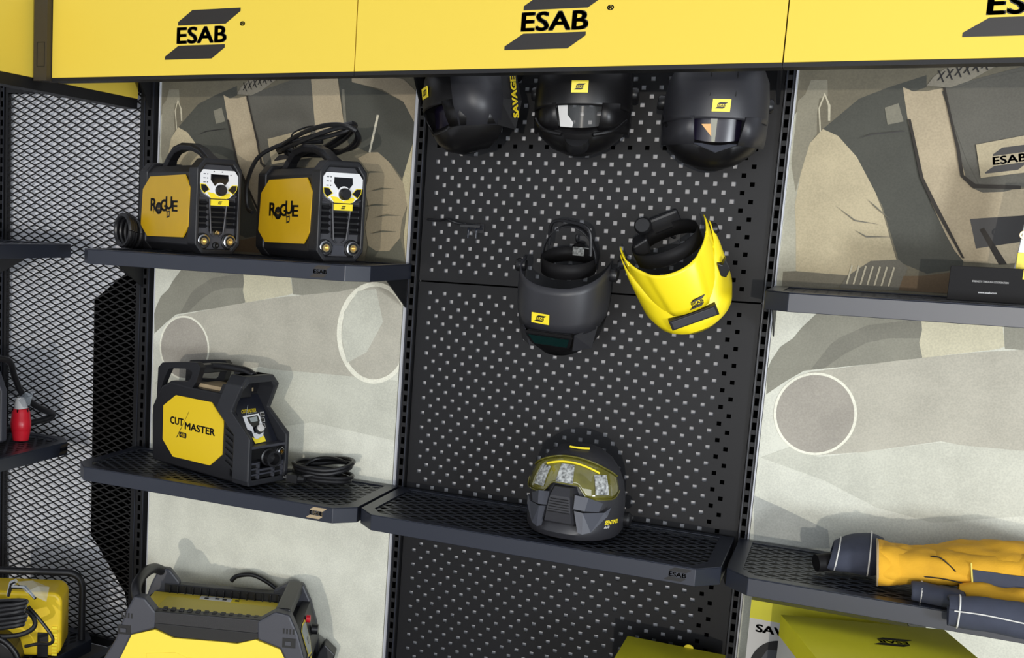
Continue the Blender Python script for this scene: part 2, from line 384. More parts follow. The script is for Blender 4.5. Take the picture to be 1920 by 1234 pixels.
def circle(cx, cz, rx, rz, n=56): return [(cx + rx * math.cos(2 * math.pi * k / n), cz + rz * math.sin(2 * math.pi * k / n)) for k in range(n)]
def annulus(mb, cx, cz, rx, rz, w, y, m):
    o = circle(cx, cz, rx, rz); i = circle(cx, cz, rx - w, rz - w); n = len(o)
    mb.add([(p[0], y, p[1]) for p in o + i], [[k, (k + 1) % n, n + (k + 1) % n, n + k] for k in range(n)], m)
def picture(x0, label, w):
    t = thing('picture_panel', label, 'picture', (x0, 0, .10))
    s = MB(); Z = -.10; y = [0.0]
    def put(pts, m):
        y[0] -= .00012
        s.poly([(min(max(p[0], .001), w - .001), y[0], p[1] + Z) for p in pts], m)
    def put2(cx, cz, rx, rz, m):
        put([p for p in circle(cx, cz, rx, rz)], m)
    s.box((0, 0, 0), (w, .012, 2.10), 'poster_base_m')
    put([(0, 1.44), (w, 1.44), (w, 2.199), (0, 2.199)], 'bg')
    put([(.0, 1.44), (.045, 1.44), (.045, 1.99), (.02, 1.97), (0, 1.93)], 'bglow')
    D = dict()
    for n, p in POSTER_REST[:24]: put(p, n)
    # headband weave, creases, cuff ribs
    for k in range(9):
        a = .315 + k * .018; zz = 2.012 + k * .0055
        put([(a, zz), (a + .003, zz), (a + .016, zz + .022), (a + .013, zz + .022)], 'ink'); put([(a + .013, zz - .004), (a + .016, zz - .004), (a + .003, zz + .024), (a, zz + .024)], 'ink')
    for k in range(7):
        a = .165 + k * .016
        put([(a, 1.50), (a + .004, 1.50), (a + .012, 1.548), (a + .008, 1.550)], 'lt')
    for q in (((.12, 1.70), (.17, 1.665), (.228, 1.655)), ((.19, 1.72), (.215, 1.70), (.25, 1.668)), ((.17, 1.64), (.20, 1.625), (.26, 1.625))):
        put([(p[0], p[1]) for p in q] + [(q[1][0], q[1][1] - .004)], 'rib')
    put([(.262, 1.918), (.268, 1.918), (.312, 1.774), (.350, 1.706), (.422, 1.580), (.417, 1.580), (.343, 1.700), (.304, 1.774)], 'ink2')
    put([(.330, 1.994), (.335, 1.994), (.367, 1.889), (.381, 1.850), (.398, 1.783), (.425, 1.762), (.52, 1.760), (.52, 1.752), (.42, 1.752), (.391, 1.780), (.374, 1.850), (.362, 1.889)], 'ink2')
    put([(.151, 1.868), (.185, 1.882), (.258, 1.890), (.258, 1.888), (.185, 1.879)], 'ink')
    # emblem on the helmet sticker
    put([(.415, 1.857), (.566, 1.892), (.575, 1.800), (.434, 1.777)], 'label')
    y[0] -= .00012
    ca, sa = math.cos(.16), math.sin(.16)
    fn = lambda a, c: (.447 + a * ca - c * sa, y[0], 1.792 + Z + a * sa + c * ca)
    logo(s, fn, -.005, -.004, .105, 'ink')
    for k, q in enumerate(((.74, 1.75), (.78, 1.70), (.76, 1.65), (.80, 1.62), (.79, 1.57))):
        put([q, (q[0] + .04, q[1] + .012), (q[0] + .09, q[1] + .01), (q[0] + .04, q[1] + .007)], 'dk2')
    # lower picture: sleeve, pipes, cloth
    put([(0, .10), (w, .10), (w, 1.44), (0, 1.44)], 'base')
    for n, p in POSTER_REST[24:]:
        if n == 'slr': put([(.520, 1.44), (w, 1.44), (w, 1.36), (.532, 1.364)], 'slr'); continue
        if n == 'pipe': put([(.10, 1.262), (.301, 1.312), (.471, 1.349), (.70, 1.385), (.82, 1.418), (.82, 1.102), (.70, 1.09), (.55, 1.105), (.422, 1.117), (.25, 1.066), (.14, 1.043)], 'pipe'); continue
        if n == 'mid': put([(.007, 1.019), (.166, .979), (.295, .925), (.426, .905), (.624, .954), (w, .93), (w, 1.12), (.605, 1.116), (.498, 1.113), (.422, 1.114), (.25, 1.065), (.15, 1.038), (.079, 1.058)], 'mid'); continue
        put(p, n)
    put2(.820, 1.262, .126, .160, 'ring'); put2(.822, 1.262, .112, .146, 'pipe')
    put([(.735, 1.16), (.80, 1.20), (.85, 1.30), (.82, 1.40), (.76, 1.39), (.715, 1.32), (.712, 1.24)], 'mid')
    put2(.127, 1.153, .100, .1105, 'ring'); put2(.127, 1.153, .0935, .104, 'pin')
    for q in ((.60, 1.02), (.64, .96), (.30, .99)):
        put([q, (q[0] + .03, q[1] + .004), (q[0] + .07, q[1] - .004), (q[0] + .03, q[1] - .003)], 'mid')
    s.build('print', t)
    for a, c in (((-.005, -.006, 0), (-.0005, .012, 2.10)), ((w + .0005, -.006, 0), (w + .010, .012, 2.10))):
        f = MB(); f.box(a, c, 'alu'); f.build('frame_edge', t, bevel=.001)
    return t
M['poster_base_m'] = FB['base']
picture(-.994, 'sepia picture panel of a masked welder and pipes behind the two small welding machines', .912)
picture(.968, 'larger-looking sepia picture panel of a masked welder at the right, behind the gloves', .945)

# shelves
def expanded(mb, u0, u1, v0, v1, a, bb, wd, fn, m):
    nu = int((u1 - u0) / (a / 2)) + 1; j = 0; v = v0
    while v < v1:
        for s in (0, 1):
            rows = [[], []]
            for i in range(nu + 1):
                u = min(u0 + i * a / 2, u1); up = (i % 2) ^ s
                c = v + (bb * .5 - wd * .25 if up else wd * .25)
                rows[0].append(fn(u, min(max(c - wd / 2, v0), v1), s)); rows[1].append(fn(u, min(max(c + wd / 2, v0), v1), s))
            mb.grid(rows, m)
            v += bb / 2 if s == 0 else bb / 2
    return mb
def tray(name_label, loc, w=.99, rz=0.0, depth=.40, emblem=None, gusset=True, ch=.058, em='dark'):
    t = thing('shelf', name_label, 'shelf', loc, (0, 0, rz), group='black shelves of the display wall' if False else None)
    o = [(.004, -.020), (w - .004, -.020), (w - .004, -depth + .055), (w - ch, -depth), (ch, -depth), (.004, -depth + .055)]
    i = [(.04, -.044), (w - .04, -.044), (w - .04, -depth + .072), (w - ch - .012, -depth + .032), (ch + .012, -depth + .032), (.04, -depth + .072)]
    f = MB(); f.ring(o, i, 'z', -.0025, 0, 'tray_metal')
    i2 = [(p[0] + (.0025 if p[0] < w / 2 else -.0025), p[1] + (-.0025 if p[1] > -.1 else .003)) for p in o]
    f.ring(o, i2, 'z', -.046, -.0025, 'tray_metal')
    f.build('tray_frame', t, bevel=.0012)
    d = MB()
    expanded(d, .03, w - .03, -depth + .026, -.040, .052, .038, .0105, lambda u, v, s: (u, v, -.0035), 'deck_metal')
    d.box((.032, -depth + .028, -.014), (w - .032, -.042, -.012), 'dark'); d.build('deck', t)
    if gusset:
        for x in (.012, w - .016):
            g = MB(); g.prism([(-.022, -.02), (-depth * .62, -.02), (-.022, -.135)], 'x', x, x + .003, 'black_metal'); g.build('bracket', t)
    if emblem is not None:
        e = MB(); logo(e, lambda a, c: (a, -depth - .0006, c), emblem, -.040, .062, em)
        e.build('emblem', t)
    return t
tray('left upper shelf carrying the two small yellow and black welding machines', (-1.048, 0, 1.485), w=.995, emblem=.83, em='beam_brown')
tray('left middle shelf carrying the larger black and yellow cutter and its coiled cable', (-1.048, 0, .79), w=.995, emblem=.855, em='carton')
tray('middle shelf under the perforated panels, with the visored helmet on it', (-.050, 0, .79), w=.985, emblem=.855)
tray('right upper shelf carrying the small black leaflet box', (.962, 0, 1.485), w=.99)
tray('right middle shelf carrying the yellow and dark gauntlets', (.940, 0, .79), w=.99)
tray('left side-wall upper shelf, end-on beside the wire mesh', (-1.655, -1.05, 1.487), w=.97, rz=R(90))
tray('left side-wall middle shelf with the red plug above it', (-1.655, -1.05, .796), w=.97, rz=R(90), emblem=.86, em='beam_brown')
for x, l in ((-1.048, 'lowest left shelf under the large yellow welding machine'), (-.050, 'lowest middle shelf under the plain yellow carton'), (.940, 'lowest right shelf under the yellow cartons')):
    tray(l, (x, 0, .095), w=.985, depth=.52, gusset=False)
tray('lowest side-wall shelf under the far left yellow machine', (-1.655, -1.05, .095), w=.97, rz=R(90), depth=.52, gusset=False)

# wire mesh panel left of the pictures
t = thing('wire_mesh_panel', 'black expanded wire mesh panel in the left corner', 'mesh panel', (-1.655, 0, .02))
d = MB()
expanded(d, .004, .590, .02, 1.992, .0515, .0262, .0052, lambda u, v, s: (u, -.004 - (.003 if s else 0), v), 'mesh_metal')
d.build('mesh', t, solid=.0022)
f = MB(); f.ring([(0.0, 0), (.601, 0), (.601, 2.14), (0.0, 2.14)], [(.010, .03), (.587, .03), (.587, 1.992), (.010, 1.992)], 'y', -.012, .006, 'black_metal')
f.build('mesh_frame', t)
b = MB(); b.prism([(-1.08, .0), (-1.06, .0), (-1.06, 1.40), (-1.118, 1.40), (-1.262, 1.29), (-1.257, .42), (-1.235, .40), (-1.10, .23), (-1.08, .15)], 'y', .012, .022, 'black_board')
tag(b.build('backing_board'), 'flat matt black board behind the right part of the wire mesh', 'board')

# yellow header signs
def header(x0, x1, lx, label, lz=2.0275):
    t = thing('header_sign', label, 'sign', ((x0 + x1) / 2, -.56, 1.985))
    h = (x1 - x0) / 2; H = .245
    b = MB(); b.box((-h + .0008, -.003, 0), (h - .0008, .016, H), 'yellow_panel'); b.build('sign_face', t, bevel=.0008)
    b = MB(); b.box((-h, -.002, -.010), (h, .05, -.0005), 'black_metal'); b.box((-h, .017, 0), (h, .05, H), 'black_metal'); b.build('sign_trim', t)
    b = MB(); logo(b, lambda a, c: (a, -.0036, c), lx - (x0 + x1) / 2, lz - 1.985, .236, 'ink', reg=True); b.build('emblem', t)
    return t
HS1 = header(-1.012, -.044, -.619, 'yellow header sign above the left picture panel, black emblem')
HS2 = header(-.043, .966, .347, 'yellow header sign above the three hanging helmets, black emblem')
HS3 = header(.967, 1.98, 1.297, 'yellow header sign at the right, its black emblem cut off by the photo edge')
t = thing('header_sign', 'yellow header sign of the side wall, seen edge-on at the far left', 'sign', (-1.068, -.95, 1.985), (0, 0, R(90)))
b = MB(); b.box((-.45, -.0, 0), (.92, .014, .245), 'yellow_panel'); b.build('sign_face', t)
b = MB(); b.box((-.45, .002, -.034), (.92, .05, -.0005), 'black_metal'); b.box((-.45, .015, 0), (.92, .05, .245), 'black_metal'); b.build('sign_trim', t)
b = MB(); b.box((-1.062, -.585, 1.975), (-1.0135, -.53, 2.23), 'beam_brown')
b.ring([(-1.050, 2.015), (-1.022, 2.015), (-1.022, 2.085), (-1.050, 2.085)], [(-1.0485, 2.0165), (-1.0235, 2.0165), (-1.0235, 2.0835), (-1.0485, 2.0835)], 'y', -.586, -.585, 'dark')
tag(b.build('corner_post'), 'dark brown corner piece joining the two yellow header signs', 'corner post')
for x, par in ((-1.03, HS1), (-.062, HS2), (.925, HS3)):
    b = MB(); b.prism([(-.016, 1.955), (-.016, 2.20), (-.505, 2.20), (-.505, 2.05), (-.10, 2.05)], 'x', x, x + .006, 'black_metal')
    b.v = [(p[0] - par.location.x, p[1] - par.location.y, p[2] - par.location.z) for p in b.v]
    b.build('sign_arm', par)

# ================================================================ welding machines
def octo(x0, x1, z0, z1, c, d=None):
    d = d or c
    return [(x0 + c, z0), (x1 - c, z0), (x1, z0 + d), (x1, z1 - d), (x1 - c, z1), (x0 + c, z1), (x0, z1 - d), (x0, z0 + d)]
def scale2(P, s, c=None):
    if c is None: c = (sum(p[0] for p in P) / len(P), sum(p[1] for p in P) / len(P))
    return [(c[0] + (p[0] - c[0]) * s, c[1] + (p[1] - c[1]) * s) for p in P]
def socket(parent, x, y, z, r=.021):
    o = MB(); T = Matrix.Translation((x, y, z))
    o.lathe([(r * 1.18, -.004), (r * 1.18, .004), (r * 1.0, .006), (r, .006)], 'dark', T)
    o.lathe([(r, .004), (r, .012), (r * .82, .0135), (r * .80, .0135), (r * .80, .006)], 'steel', T)
    o.lathe([(r * .80, .008), (r * .5, .008)], 'rubber', T)
    o.lathe([(r * .52, .006), (r * .52, .014), (r * .34, .014), (r * .34, .004), (.0001, .004)], 'brass', T)
    return o.build('socket', parent, smooth=True)
def rogue(label, loc, yaw, cable, gas):
    t = thing('welding_machine', label, 'welding machine', loc, (0, 0, R(yaw)), 'small welding machines on the upper shelf')
    prof = [(-.198, .004), (.19, .004), (.20, .03), (.20, .255), (.185, .272), (.15, .272), (-.14, .272), (-.198, .235)]
    # body between two thicker ends
    sec = octo(-.0735, .0735, .004, .272, .022, .022)
    b = MB(); b.prism(scale2(sec, .985), 'x', -.150, .155, 'black_plastic'); b.build('body', t, bevel=.003)
    fr = octo(-.0775, .0775, .002, .290, .026, .030); fi = octo(-.066, .066, .018, .272, .020, .026)
    b = MB(); b.ring(fr, fi, 'x', .150, .203, 'black_plastic'); b.build('front_frame', t, bevel=.004)
    b = MB(); b.prism(octo(-.0775, .0775, .002, .282, .024, .028), 'x', -.200, -.148, 'black_plastic'); b.build('rear_frame', t, bevel=.005)
    f = MB(); f.prism(scale2(fi, .995), 'x', .150, .186, 'rogue_grey')
    # louvres
    for (y0, y1, q0, q1) in ((-.060, -.034, .082, .168), (.036, .063, .082, .168), (-.024, .026, .072, .148)):
        f.box((.1862, y0, q0), (.1870, y1, q1), 'dark')
        n = 5; st = (q1 - q0) / n
        for k in range(n):
            zb = q0 + k * st
            f.add([(.187, y0, zb), (.187, y1, zb), (.1985, y1, zb + st * .32), (.1985, y0, zb + st * .32), (.187, y0, zb + st * .70), (.187, y1, zb + st * .70)],
                  [(0, 1, 2, 3), (3, 2, 5, 4), (0, 3, 4), (1, 5, 2)], 'black_plastic')
    for s in (-1, 1):
        f.tube([(.198, s * .030, .172), (.199, s * .029, .15), (.197, s * .021, .066), (.195, s * .010, .056)], .0026, 'rogue_grey', 6)
        f.tube([(.196, s * .064, .180), (.198, s * .040, .172), (.198, s * .030, .170)], .0026, 'rogue_grey', 6)
    f.build('front_face', t)
    # display
    d = MB(); X = .199
    d.prism([(-.055, .256), (.053, .256), (.066, .240), (.066, .214), (.052, .186), (.036, .173), (-.028, .173), (-.052, .188), (-.065, .214), (-.065, .243)][::-1], 'x', .186, X, 'white')
    yel = [(-.040, .190), (-.016, .187), (.004, .176), (.026, .186), (.038, .189), (.042, .182), (.034, .171), (-.026, .171)]
    d.poly([(X + .0004, a, c) for a, c in yel], 'yellow_lbl')
    for s in (-1, 1):
        w = [(.030, .197), (.045, .213), (.064, .214), (.062, .198), (.050, .184)]
        d.poly([(X + .0006, s * a, c) for a, c in w], 'yellow_lbl')
        d.poly([(X + .0010, s * a, c) for a, c in scale2(w, .84)], 'screen')
    d.poly([(X + .0008, a, c) for a, c in [(-.029, .243), (.031, .243), (.033, .225), (.019, .208), (-.014, .208), (-.029, .226)]], 'screen')
    for k, (a, c) in enumerate(((-.040, .243), (-.040, .231), (-.040, .219), (-.018, .251), (.010, .251), (.040, .243))[: 6 if gas else 3]):
        d.box((X, a - .0015, c - .0015), (X + .001, a + .0015, c + .0015), 'screen')
        if k < 3: d.box((X, a - .014, c - .0012), (X + .0006, a - .006, c + .0012), 'grey_plastic')
    d.build('display_panel', t)
    k = MB(); k.lathe([(.0205, X), (.0205, X + .002), (.0, X + .002)], 'white', Matrix.Translation((0, .004, .198)))
    k.lathe([(.0175, X), (.0165, X + .016), (.014, X + .019), (.0001, X + .019)], 'rubber', Matrix.Translation((0, .004, .196))); k.build('control_knob', t, smooth=True)
    p = MB(); p.box((.197, -.028, .150), (.2045, .033, .168), 'yellow_lbl')
    logo(p, lambda a, c: (.2049, a, c), -.006, .154, .017, 'ink'); p.build('name_plate', t)
    socket(t, .187, -.045, .042); socket(t, .187, .045, .042)
    if gas:
        g = MB(); g.lathe([(.007, .186), (.007, .198), (.004, .200), (.004, .206), (.0001, .206)], 'brass', Matrix.Translation((0, 0, .068)), 8)
        g.build('gas_fitting', t)
        g = MB(); g.lathe([(.010, .186), (.010, .194), (.006, .196), (.0001, .192)], 'dark', Matrix.Translation((0, .0, .030)), 16); g.build('control_port', t)
    else:
        g = MB(); g.prism([(-.022, .022), (.022, .022), (.018, .05), (-.018, .05)], 'x', .186, .190, 'grey_plastic'); g.build('blank_plate', t)
    # yellow side plate
    o = [(-.116, .236), (.124, .240), (.163, .202), (.158, .084), (.122, .050), (-.128, .046), (-.178, .081), (-.168, .196)][::-1]
    for s in (-1, 1):
        q = MB(); q.prism(o, 'y', s * .074, s * .0795, 'yellow_rogue')
        if s < 0:
            fn = lambda a, c: (a, -.0801, c)
            y0, y1 = .128, .160
            q.text('R', -.104, y0 + .000, -.062, y1 + .006, fn, 'ink'); q.text('G', -.032, y0 + .000, .010, y1 + .003, fn, 'ink')
            q.text('U', .004, y0 + .006, .046, y1 + .012, fn, 'ink'); q.text('E', .048, y0, .084, y1, fn, 'ink')
            q.text('O', -.066, y0 - .010, -.024, y1 - .006, fn, 'ink')
            q.decal([[(-.064, .140), (-.045, .150), (-.026, .140), (-.030, .128), (-.045, .118), (-.060, .128)]], fn, 'ink')
            q.decal([[(-.054, .138), (-.047, .136), (-.050, .132)], [(-.036, .138), (-.043, .136), (-.040, .132)]], lambda a, c: (a, -.0803, c), 'yellow_rogue')
            q.decal([[(-.086, .134), (-.080, .134), (-.082, .116)], [(.004, .134), (.012, .134), (.014, .118)]], fn, 'ink')
            q.ring([(.012, .106), (.032, .110), (.034, .130), (.012, .128)], [(.017, .112), (.028, .114), (.029, .125), (.017, .124)], 'y', -.0802, -.0797, 'ink')
        q.build('side_plate', t, bevel=.0012)
    h = MB()
    path = [(-.145, 0, .262), (-.120, 0, .298), (-.085, 0, .323), (-.03, 0, .333), (.04, 0, .329), (.09, 0, .315), (.135, 0, .292), (.158, 0, .280)]
    rows = []
    for i, p in enumerate(path):
        a = Vector(path[max(i - 1, 0)]); c = Vector(path[min(i + 1, len(path) - 1)]); d_ = (c - a).normalized(); n = Vector((-d_.z, 0, d_.x))
        P = Vector(p); hw = .020 if 0 < i < 7 else .028; th = .012
        rows.append([P + n * th + Vector((0, -hw * .7, 0)), P + n * th + Vector((0, hw * .7, 0)), P + n * .2 * th + Vector((0, hw, 0)), P - n * th + Vector((0, hw * .7, 0)), P - n * th + Vector((0, -hw * .7, 0)), P + n * .2 * th + Vector((0, -hw, 0))])
    h.grid(rows, 'black_plastic', wrap=True); h.build('handle', t, bevel=.002)
    return t
rogue('left one of two small yellow and black welding machines, brass gas fitting between its sockets', (-.758, -.191, 1.485), -31, False, True)
rogue('small yellow and black welding machine at the right, a power cable coiled over its top', (-.338, -.180, 1.485), -36, True, False)

def wire(name, label, pts, r, mname='rubber', cat='cable', n=10, closed=False, group=None, parent=None):
    # Catmull-Rom smoothing
    P = [Vector(p) for p in pts]; out = []
    for i in range(len(P) - 1):
        a = P[i - 1] if i else P[0]; b_ = P[i]; c = P[i + 1]; d = P[i + 2] if i + 2 < len(P) else P[-1]
        for k in range(6):
            u = k / 6
            out.append(.5 * ((2 * b_) + (c - a) * u + (2 * a - 5 * b_ + 4 * c - d) * u * u + (3 * b_ - a - 3 * c + d) * u ** 3))
    out.append(P[-1])
    m = MB(); m.tube(out, r, mname, n)
    o = m.build(name, parent, smooth=True)
    if label: tag(o, label, cat, group)
    return o
def smooth_pts(pts, k=6):
    P = [Vector(p) for p in pts]; out = []
    for i in range(len(P) - 1):
        a = P[i - 1] if i else P[0]; b_ = P[i]; c = P[i + 1]; d = P[i + 2] if i + 2 < len(P) else P[-1]
        for q in range(k):
            u = q / k
            out.append(.5 * ((2 * b_) + (c - a) * u + (2 * a - 5 * b_ + 4 * c - d) * u * u + (3 * b_ - a - 3 * c + d) * u ** 3))
    out.append(P[-1]); return out

# cable coiled on the right small machine
a36 = R(-36); ex = Vector((math.cos(a36), math.sin(a36), 0)); ey = Vector((-math.sin(a36), math.cos(a36), 0)); O2 = Vector((-.338, -.180, 1.485))
def L2(x, y, z): return O2 + ex * x + ey * y + Vector((0, 0, z))
m = MB()
for k in range(4):
    pts = []
    for i in range(15):
        t_ = 2 * math.pi * i / 14
        pts.append(L2(.012 + (.165 + .010 * k) * math.cos(t_) * 1.05, (.050 + .004 * k) * math.sin(t_ + .2) + .012, .352 + .010 * (k % 2) + .030 * math.cos(t_ + .25 * k) - .004 * k + .012 * math.sin(2 * t_ + k)))
    m.tube(smooth_pts(pts, 4), .0068, 'rubber', 8)
pts = [L2(.03, .02, .352), L2(-.06, -.03, .350), L2(-.13, -.06, .335), L2(-.19, -.088, .300), L2(-.235, -.098, .225), L2(-.245, -.090, .155), L2(-.215, -.085, .135)]
m.tube(smooth_pts(pts), .0068, 'rubber', 8)
m.tube(smooth_pts([L2(-.04, -.045, .348), L2(-.02, -.055, .372), L2(-.01, -.02, .392), L2(-.03, .02, .400)]), .0026, 'dark', 6)
tag(m.build('power_cable', smooth=True), 'black cable coiled and tied over the top of the right-hand small welding machine', 'cable')
# cable heap behind the left one
m = MB()
for k in range(6):
    pts = []
    for i in range(13):
        t_ = math.pi * 2 * i / 12
        pts.append(Vector((-1.006 + .042 * math.cos(t_) * (1 - .12 * (k % 3)) + .006 * k, -.150 - .018 * math.cos(t_) + .012 * (k - 3), 1.545 + .050 * math.sin(t_) * (1 - .05 * k) - .003 * k)))
    m.tube(smooth_pts(pts, 4), .0085, 'rubber', 8)
tag(m.build('power_cable', smooth=True), 'bundle of black cable behind the left small welding machine, against the wire mesh', 'cable')

# ---- plasma cutter on the left middle shelf
t = thing('plasma_cutter', 'black and yellow plasma cutter with twin carry handles on the left middle shelf', 'plasma cutter', (-.6207, -.1892, .79), (0, 0, R(-17)))
prof = [(-.235, .012), (-.222, .004), (.215, .0), (.228, .012), (.228, .150), (.196, .215), (.214, .300), (.18, .332), (.14, .318), (.10, .285), (-.06, .275), (-.15, .285), (-.195, .262), (-.222, .215), (-.240, .185)]
b = MB(); b.prism([(-.235, .012), (-.222, .004), (.165, .0), (.165, .155), (.088, .222), (.108, .262), (.10, .272), (-.06, .272), (-.15, .276), (-.195, .258), (-.222, .215), (-.240, .185)], 'y', -.074, .074, 'black_plastic'); b.build('body', t, bevel=.006)
# front hood frame
fo = [(-.086, .004), (.082, .004), (.088, .02), (.088, .155), (.086, .225), (.082, .305), (.058, .334), (-.058, .334), (-.084, .305), (-.088, .225), (-.090, .155), (-.090, .02)]
fi = [(-.070, .022), (.066, .022), (.070, .030), (.072, .150), (.070, .225), (.066, .292), (.048, .312), (-.048, .312), (-.068, .292), (-.072, .225), (-.074, .150), (-.074, .03)]
def xoff(z):
    P = ((-1, 0), (.155, 0), (.225, -.085), (.305, -.048), (.40, -.060))
    for (a, u), (b_, v) in zip(P, P[1:]):
        if a <= z <= b_: return u + (v - u) * (z - a) / (b_ - a)
    return 0
def shear(mb):
    mb.v = [(x + (xoff(z) if x > .13 else 0), y, z) for x, y, z in mb.v]; return mb
b = MB(); b.ring(fo, fi, 'x', .165, .236, 'frame_grey'); shear(b); b.build('front_frame', t, bevel=.004)
b = MB(); b.prism([(-.074, .02), (.072, .02), (.072, .15), (.071, .225), (.067, .30), (-.069, .30), (-.073, .225), (-.074, .15)], 'x', .14, .168, 'black_plastic'); shear(b); b.build('front_recess', t)
# tilted control panel
b = MB()
def cp(a, c, o=0.0): return (.206 + o - .72 * (c - .125), a + .75 * max(0, .72 * (c - .125) - .010), c)
b.add([cp(-.070, .126), cp(.066, .126), cp(.002, .262), cp(-.112, .262), cp(-.070, .126, -.03), cp(.066, .126, -.03), cp(.002, .262, -.03), cp(-.112, .262, -.03)],
      [(0, 1, 2, 3), (0, 4, 5, 1), (1, 5, 6, 2), (2, 6, 7, 3), (3, 7, 4, 0)], 'panel_blue')
b.poly([cp(a, c, .001) for a, c in [(-.072, .205), (-.002, .207), (.008, .190), (.014, .160), (.010, .140), (-.026, .138), (-.038, .162), (-.056, .168)]], 'white')
b.poly([cp(a, c, .0018) for a, c in [(-.056, .201), (-.008, .203), (.0, .188), (-.006, .172), (-.010, .156), (-.028, .156), (-.032, .172), (-.048, .186)]], 'screen')
b.poly([cp(a, c, .0026) for a, c in [(-.046, .199), (-.012, .200), (-.010, .187), (-.040, .186)]], 'lcd')
b.poly([cp(a, c, .0034) for a, c in [(-.040, .146), (-.018, .139), (.012, .146), (.014, .130), (-.034, .128)]], 'yellow_lbl')
b.text('CUTMASTER', -.076, .213, -.012, .222, lambda a, c: cp(a, c, .001), 'yellow_lbl')
b.decal([[(-.058, .206), (-.056, .206), (-.046, .234), (-.048, .234)], [(-.05, .209), (-.012, .210), (-.012, .2115), (-.05, .2105)]], lambda a, c: cp(a, c, .0014), 'lcd')
for k in range(3):
    z = .204 - .016 * k
    b.poly([cp(a, c, .001) for a, c in [(.006, z - .006), (.024, z - .006), (.022, z + .006), (.004, z + .006)]], 'ofwhite'); b.poly([cp(a, c, .0016) for a, c in [(.008, z - .0045), (.022, z - .0045), (.0205, z + .0045), (.0055, z + .0045)]], 'screen')
b.build('control_panel', t)
T = Matrix.Translation(Vector(cp(-.010, .162))) @ Matrix.Rotation(-.62, 4, 'Y')
k = MB(); k.lathe([(.015, -.002), (.0145, .012), (.0001, .012)], 'rubber', T); k.lathe([(.0118, .012), (.0112, .020), (.0001, .021)], 'ofwhite', T); k.build('control_knob', t, smooth=True)
b = MB(); b.prism([(-.074, .082), (.028, .082), (.070, .094), (.070, .118), (-.074, .118)], 'x', .200, .224, 'dark'); b.box((.20, -.075, .118), (.234, .072, .126), 'grey_plastic'); b.build('connector_plate', t, bevel=.001)
T = Matrix.Translation((.222, .004, .086)) @ Matrix.Rotation(-.25, 4, 'Z')
k = MB(); k.lathe([(.027, 0), (.027, .012), (.022, .014), (.022, .030), (.025, .032), (.025, .044), (.019, .044), (.018, .016), (.0001, .016)], 'rubber', T); k.build('torch_connector', t, smooth=True)
socket(t, .222, .056, .098, .013)
g = MB(); g.prism([(-.074, .018), (.070, .018), (.071, .060), (.04, .056), (.03, .048), (-.03, .048), (-.04, .070), (-.074, .072)], 'x', .195, .222, 'dark')
for y0, y1, z0, z1 in ((-.076, -.070, .018, .074), (-.042, -.034, .018, .072), (.024, .032, .018, .058), (.064, .071, .018, .07), (-.076, .071, .016, .022), (-.074, .071, .034, .039), (-.074, -.034, .052, .057), (.024, .071, .052, .057), (-.076, -.034, .068, .074), (-.036, .03, .046, .052)):
    g.box((.218, y0, z0), (.230, y1, z1), 'grey_plastic')
g.build('grille', t)
for s in (-1, 1):
    q = MB(); q.prism([(-.120, .237), (.049, .238), (.107, .189), (.105, .080), (.052, .037), (-.126, .034), (-.179, .083), (-.180, .195)][::-1], 'y', s * .072, s * .0775, 'yellow_cut')
    if s < 0:
        fn = lambda a, c: (a, -.0780, c)
        q.text('CUT', -.142, .142, -.080, .165, fn, 'ink'); q.text('MASTER', -.070, .134, .070, .156, fn, 'ink')
        q.decal([[(-.112, .098), (-.106, .102), (-.052, .196), (-.054, .190)]], lambda a, c: (a, -.0783, c), 'ink')
        q.prism(octo(-.096, -.062, .104, .121, .003), 'y', -.0785, -.0774, 'ink'); q.text('40', -.090, .107, -.068, .118, lambda a, c: (a, -.0790, c), 'yellow_cut')
    q.build('side_plate', t, bevel=.0012)
    # side ribs toward the front
    r_ = MB()
    r_.prism([(.110, .195), (.130, .180), (.170, .150), (.180, .03), (.125, .055), (.120, .08)], 'y', s * .073, s * .075, 'dark')
    for k in range(7):
        z = .040 + k * .020
        r_.prism([(.120, z + .018), (.180, z - .012), (.180, z - .003), (.120, z + .027)], 'y', s * .074, s * .080, 'black_plastic')
    r_.build('vent_ribs', t)
    c_ = MB(); c_.prism([(.196, .006), (.226, .004), (.228, .150), (.196, .162), (.180, .140)], 'y', s * .073, s * .086, 'black_plastic'); c_.build('corner_guard', t, bevel=.004)
# rear arch and handle
ro = [(-.240, .180), (-.222, .215), (-.218, .315), (-.198, .334), (-.085, .349), (-.030, .354), (-.012, .340), (-.030, .290), (-.050, .268), (-.18, .262)]
ri = [(-.205, .240), (-.185, .285), (-.166, .316), (-.155, .320), (-.085, .327), (-.056, .324), (-.050, .318), (-.060, .296), (-.072, .287), (-.15, .280)]
for s in (-1, 1):
    b = MB(); b.ring(ro, ri, 'y', s * .050, s * .072, 'black_plastic'); b.build('rear_arch', t, bevel=.003)
h = MB(); h.tube(smooth_pts([(-.035, 0, .338), (.02, 0, .343), (.09, 0, .343), (.125, 0, .340), (.155, 0, .330)]), .0145, 'black_plastic', 12, sy=.8)
h.box((-.06, -.055, .318), (-.02, .055, .345), 'black_plastic'); h.box((.095, -.03, .255), (.120, .03, .338), 'black_plastic'); h.box((.120, -.055, .310), (.165, .055, .334), 'black_plastic')
h.build('handle', t, bevel=.003, smooth=True)
b = MB(); b.box((-.05, -.045, .272), (.11, .045, .284), 'carton'); b.build('top_label', t)
for x in (-.18, .18):
    for s in (-1, 1):
        f = MB(); f.box((x - .02, s * .05 - .015, 0), (x + .02, s * .05 + .015, .006), 'rubber')
        f.build('foot', t)
